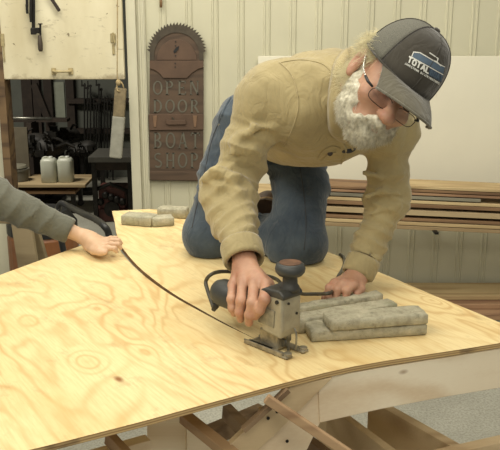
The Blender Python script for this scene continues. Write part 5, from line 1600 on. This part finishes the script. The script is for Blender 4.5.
# motor barrel
def jl(mb, prof, a, h): return mb.lathe(prof, J(a, 0, h), -JF, 32)
m = MB(); jl(m, [(.027, 0), (.030, .01), (.030, .10), (.029, .103)], -.098, bh); m.build('motor_barrel', M['jig_grey'], jig, smooth=True)
m = MB(); jl(m, [(.030, 0), (.0325, .004), (.0325, .052), (.027, .068), (.014, .072)], -.186, bh); m.build('end_cap', M['jig_blue'], jig, smooth=True)
jprism([(-.094, .062), (-.088, .05), (-.098, .050), (-.125, .075), (-.2, .08), (-.2, .088), (-.118, .086)], -.008, .010).build('switch_handle', M['jig_dark'], jig, bevel=.004)
m = MB(); m.box(J(-.146, .031, bh-.004), (.045, .003, .022), JM); m.build('spec_plate', M['black'], jig, bevel=.001)
# strain relief and cord
c0 = J(-.225, .012, .080)
m = MB(); m.tube([J(-.238, .010, .070), J(-.246, .016, .054), J(-.252, .018, .044)], [.009, .0075, .0055], 10); m.build('strain_relief', M['black'], jig, smooth=True)
cz = TZ + .0042
cord_pts = [J(-.250, .018, .048), RW(207.5, 290, -.0), RW(206, 281, -.01), P(212, 274, 1.80), P(224, 271.5, 1.86), P(243, 273, 1.89), P(262, 275, 1.9), P(276, 279, 1.88), P(285, 287, 1.84)]
cp = [(300, 293.5), (315, 294), (327, 294.5), (334, 292.5)]
cord_pts += [PZ(u, v, TZ+.03) for u, v in cp[:2]] + [P(327, 293.6, 1.862), P(333.5, 290.5, 1.90), P(337.0, 281, 1.96), P(338.5, 276, 2.02), PZ(342, 270, TZ+.006), PZ(344.3, 263.5, TZ+.0048), PZ(343.8, 257.5, TZ+.0048), PZ(340, 254.5, TZ+.0048)]
o = MB().tube(spline(cord_pts, 10), .0046, 10).build('power_cord', plain('cord_rubber', (70, 65, 52), .5, var=.15, nscale=40), smooth=True)
tag(o, 'dark power cord looping from the jigsaw to under the propping hand', 'cord')
# ================================================================== the second person, reaching in from the left
AW = P(76, 234, 2.455); AH = PZ(102, 247, TZ+.012)
AE = P(-8, 197, 2.42); AS = P(-96, 122, 2.55)
px = AS.x - .17; py = AS.y
helper = empty('person', (px, py, 0), 'person in a grey long-sleeved sweater reaching in from the left to hold the plywood', 'person')
G = Solid()
hz = AS.z + .27
G.u(ell((px+.02, py-.03, hz), (.075, .092, .115)), .03); G.u(cone((px, py, AS.z+.05), (px+.01, py-.01, hz-.06), .058, .052), .03)
G.u(ell((px+.03, py-.07, hz-.07), (.045, .04, .04)), .03)
G.u(cone((px+.03, py-.11, hz+.0), (px+.035, py-.128, hz-.03), .009, .013), .01)
for s in (-1, 1): G.u(ell((px+.02+s*.077, py-.01, hz-.01), (.009, .018, .03)), .006)
for s in (-1, 1): G.d(ell((px+.028+s*.03, py-.122, hz+.012), (.015, .012, .01)), .01)
G.u(cone((px+.015, py-.112, hz-.065), (px+.045, py-.112, hz-.065), .006, .006), .006)
G.u(cone((px-.1, py, AS.z-.03), (px+.1, py, AS.z-.03), .09, .09), .06)
G.u(cone((px, py, AS.z-.1), (px, py, .95), .14, .13), .1)
G.u(cone((px+.1, py, AS.z-.02), AS, .07, .055), .05); G.u(cone(AS, AE, .05, .036), .03)
LS2 = Vector((px-.19, py, AS.z-.02)); LE2 = Vector((px-.22, py-.02, 1.12)); LW2 = Vector((px-.2, py-.12, .88))
G.u(cone((px-.1, py, AS.z-.02), LS2, .07, .055), .05); G.u(cone(LS2, LE2, .05, .04), .03); G.u(cone(LE2, LW2, .038, .025), .02)
for s in (-1, 1):
    G.u(cone((px+s*.09, py, .95), (px+s*.1, py-.01, .5), .085, .06), .05); G.u(cone((px+s*.1, py-.01, .5), (px+s*.1, py+.01, .1), .055, .035), .03)
# reaching hand: palm down, thumb under the edge
kn = [P(100.5, 249.5, 2.335), P(102.5, 246, 2.365), P(104, 243, 2.395), P(104.5, 240.5, 2.425)]
fg = [[P(108, 248.0, 2.325), P(114.5, 248.5, 2.32), P(116.5, 251.3, 2.32)], [P(111, 244.3, 2.355), P(118, 244.3, 2.352), P(120.5, 247.8, 2.352)],
      [P(112.5, 240.6, 2.39), P(118.5, 240.6, 2.39), P(121, 243.2, 2.39)], [P(111, 238.2, 2.425), P(116, 238.2, 2.43), P(118, 240, 2.43)]]
kn2 = []
th = [P(88, 246, 2.42), P(94, 250.5, 2.35), P(100, 252, 2.32), P(105, 252.3, 2.312)]
AWr = P(85, 237.5, 2.445)
hand(G, AWr, kn, fg, th, P(97, 243, 2.40), .0082)
G.u(cone(AE, AWr, .034, .0225), .01)
LP2 = LW2 + Vector((.0, -.03, -.07))
hand(G, LW2, [LP2 + Vector((.028-.019*k, -.0, -.01 + .002*k)) for k in range(4)],
     [[LP2 + Vector((.028-.019*k, -.012, -.045)), LP2 + Vector((.028-.019*k, -.008, -.07)), LP2 + Vector((.028-.019*k, .004, -.086))] for k in range(4)],
     [LW2 + Vector((.025, -.02, -.03)), LW2 + Vector((.04, -.035, -.06)), LW2 + Vector((.042, -.042, -.085)), LW2 + Vector((.038, -.045, -.1))], LP2)
def gpost(p, d): return d
b2 = mesh_solid('body', G, (px-.35, py-.35, .02), (P(124, 240, 2.3).x, py+.3, hz+.16), .003, M['skin_pale'], helper)
K = Solid()
K.u(cone((px-.11, py, AS.z-.04), (px+.11, py, AS.z-.04), .105, .105), .06); K.u(cone((px, py, AS.z-.12), (px, py, .93), .165, .15), .1)
K.u(cone((px+.1, py, AS.z-.02), AS, .085, .075), .05); K.u(cone(AS, AE, .072, .062), .03); K.u(cone(AE, P(66, 229.5, 2.44), .061, .042), .02)
K.u(cone((px-.1, py, AS.z-.02), LS2, .085, .075), .05); K.u(cone(LS2, LE2, .07, .058), .03); K.u(cone(LE2, LW2 + Vector((0, 0, .03)), .055, .038), .02)
K.d(cone((px, py, AS.z+.05), (px, py, hz), .062, .062), .01)
# sleeve end cut square
dS = (AWr - AE).normalized(); eS = P(70.5, 231.5, 2.44)
K.d(rbox(eS + dS*.07, (.09, .09, .07), rotz(dS), .002), .003)
def kpost(p, d):
    near = np.abs(d) < .05
    if not near.any(): return d
    q = p[near]; e = limb_folds(q, AE, eS, .011, 4.6, 1.0, 41, -.2, .9, .1) + .004*vnoise(q, 16, 44)
    d = d.copy(); d[near] += e
    return d
K.post = kpost
sw = mesh_solid('sweater', K, (px-.38, py-.35, .75), (P(90, 240, 2.3).x, py+.3, hz), .004, M['grey_knit'], helper)
Tt = Solid()
Tt.u(cone((px-.07, py, .93), (px+.07, py, .93), .125, .125), .05)
for s in (-1, 1):
    Tt.u(cone((px+s*.085, py, .92), (px+s*.1, py-.01, .5), .11, .085), .03); Tt.u(cone((px+s*.1, py-.01, .5), (px+s*.1, py+.01, .1), .085, .075), .03)
Tt.d(rbox((px, py, -.02), (.5, .5, .08), None, .001), .003)
tr = mesh_solid('trousers', Tt, (px-.3, py-.25, .03), (px+.3, py+.25, 1.12), .006, M['denim'], helper)
for s in (-1, 1):
    b_ = Solid(); b_.u(cone((px+s*.1, py+.03, .055), (px+s*.11, py-.15, .04), .048, .038), .02); b_.u(cone((px+s*.1, py+.02, .05), (px+s*.1, py+.01, .13), .045, .05), .03)
    b_.d(rbox((px, py, -.1), (.6, .6, .1), None, .001), .002)
    mesh_solid('shoe', b_, (px-.3, py-.3, -.01), (px+.3, py+.2, .22), .005, M['leather'], helper)
hcap = Solid(); hcap.u(ell((px+.015, py-.005, hz+.035), (.085, .102, .095)), .02); hcap.d(ell((px+.025, py-.09, hz-.02), (.07, .07, .085)), .02); hcap.d(ell((px+.02, py-.03, hz), (.07, .087, .11)), .005)
hcap.post = lambda p, d: d + (.004*vnoise(p, 45, 2)).astype(F32)
mesh_solid('hair', hcap, (px-.15, py-.2, hz-.15), (px+.2, py+.2, hz+.2), .004, plain('dark_hair', (60, 46, 34), .6, var=.2, nscale=80), helper)
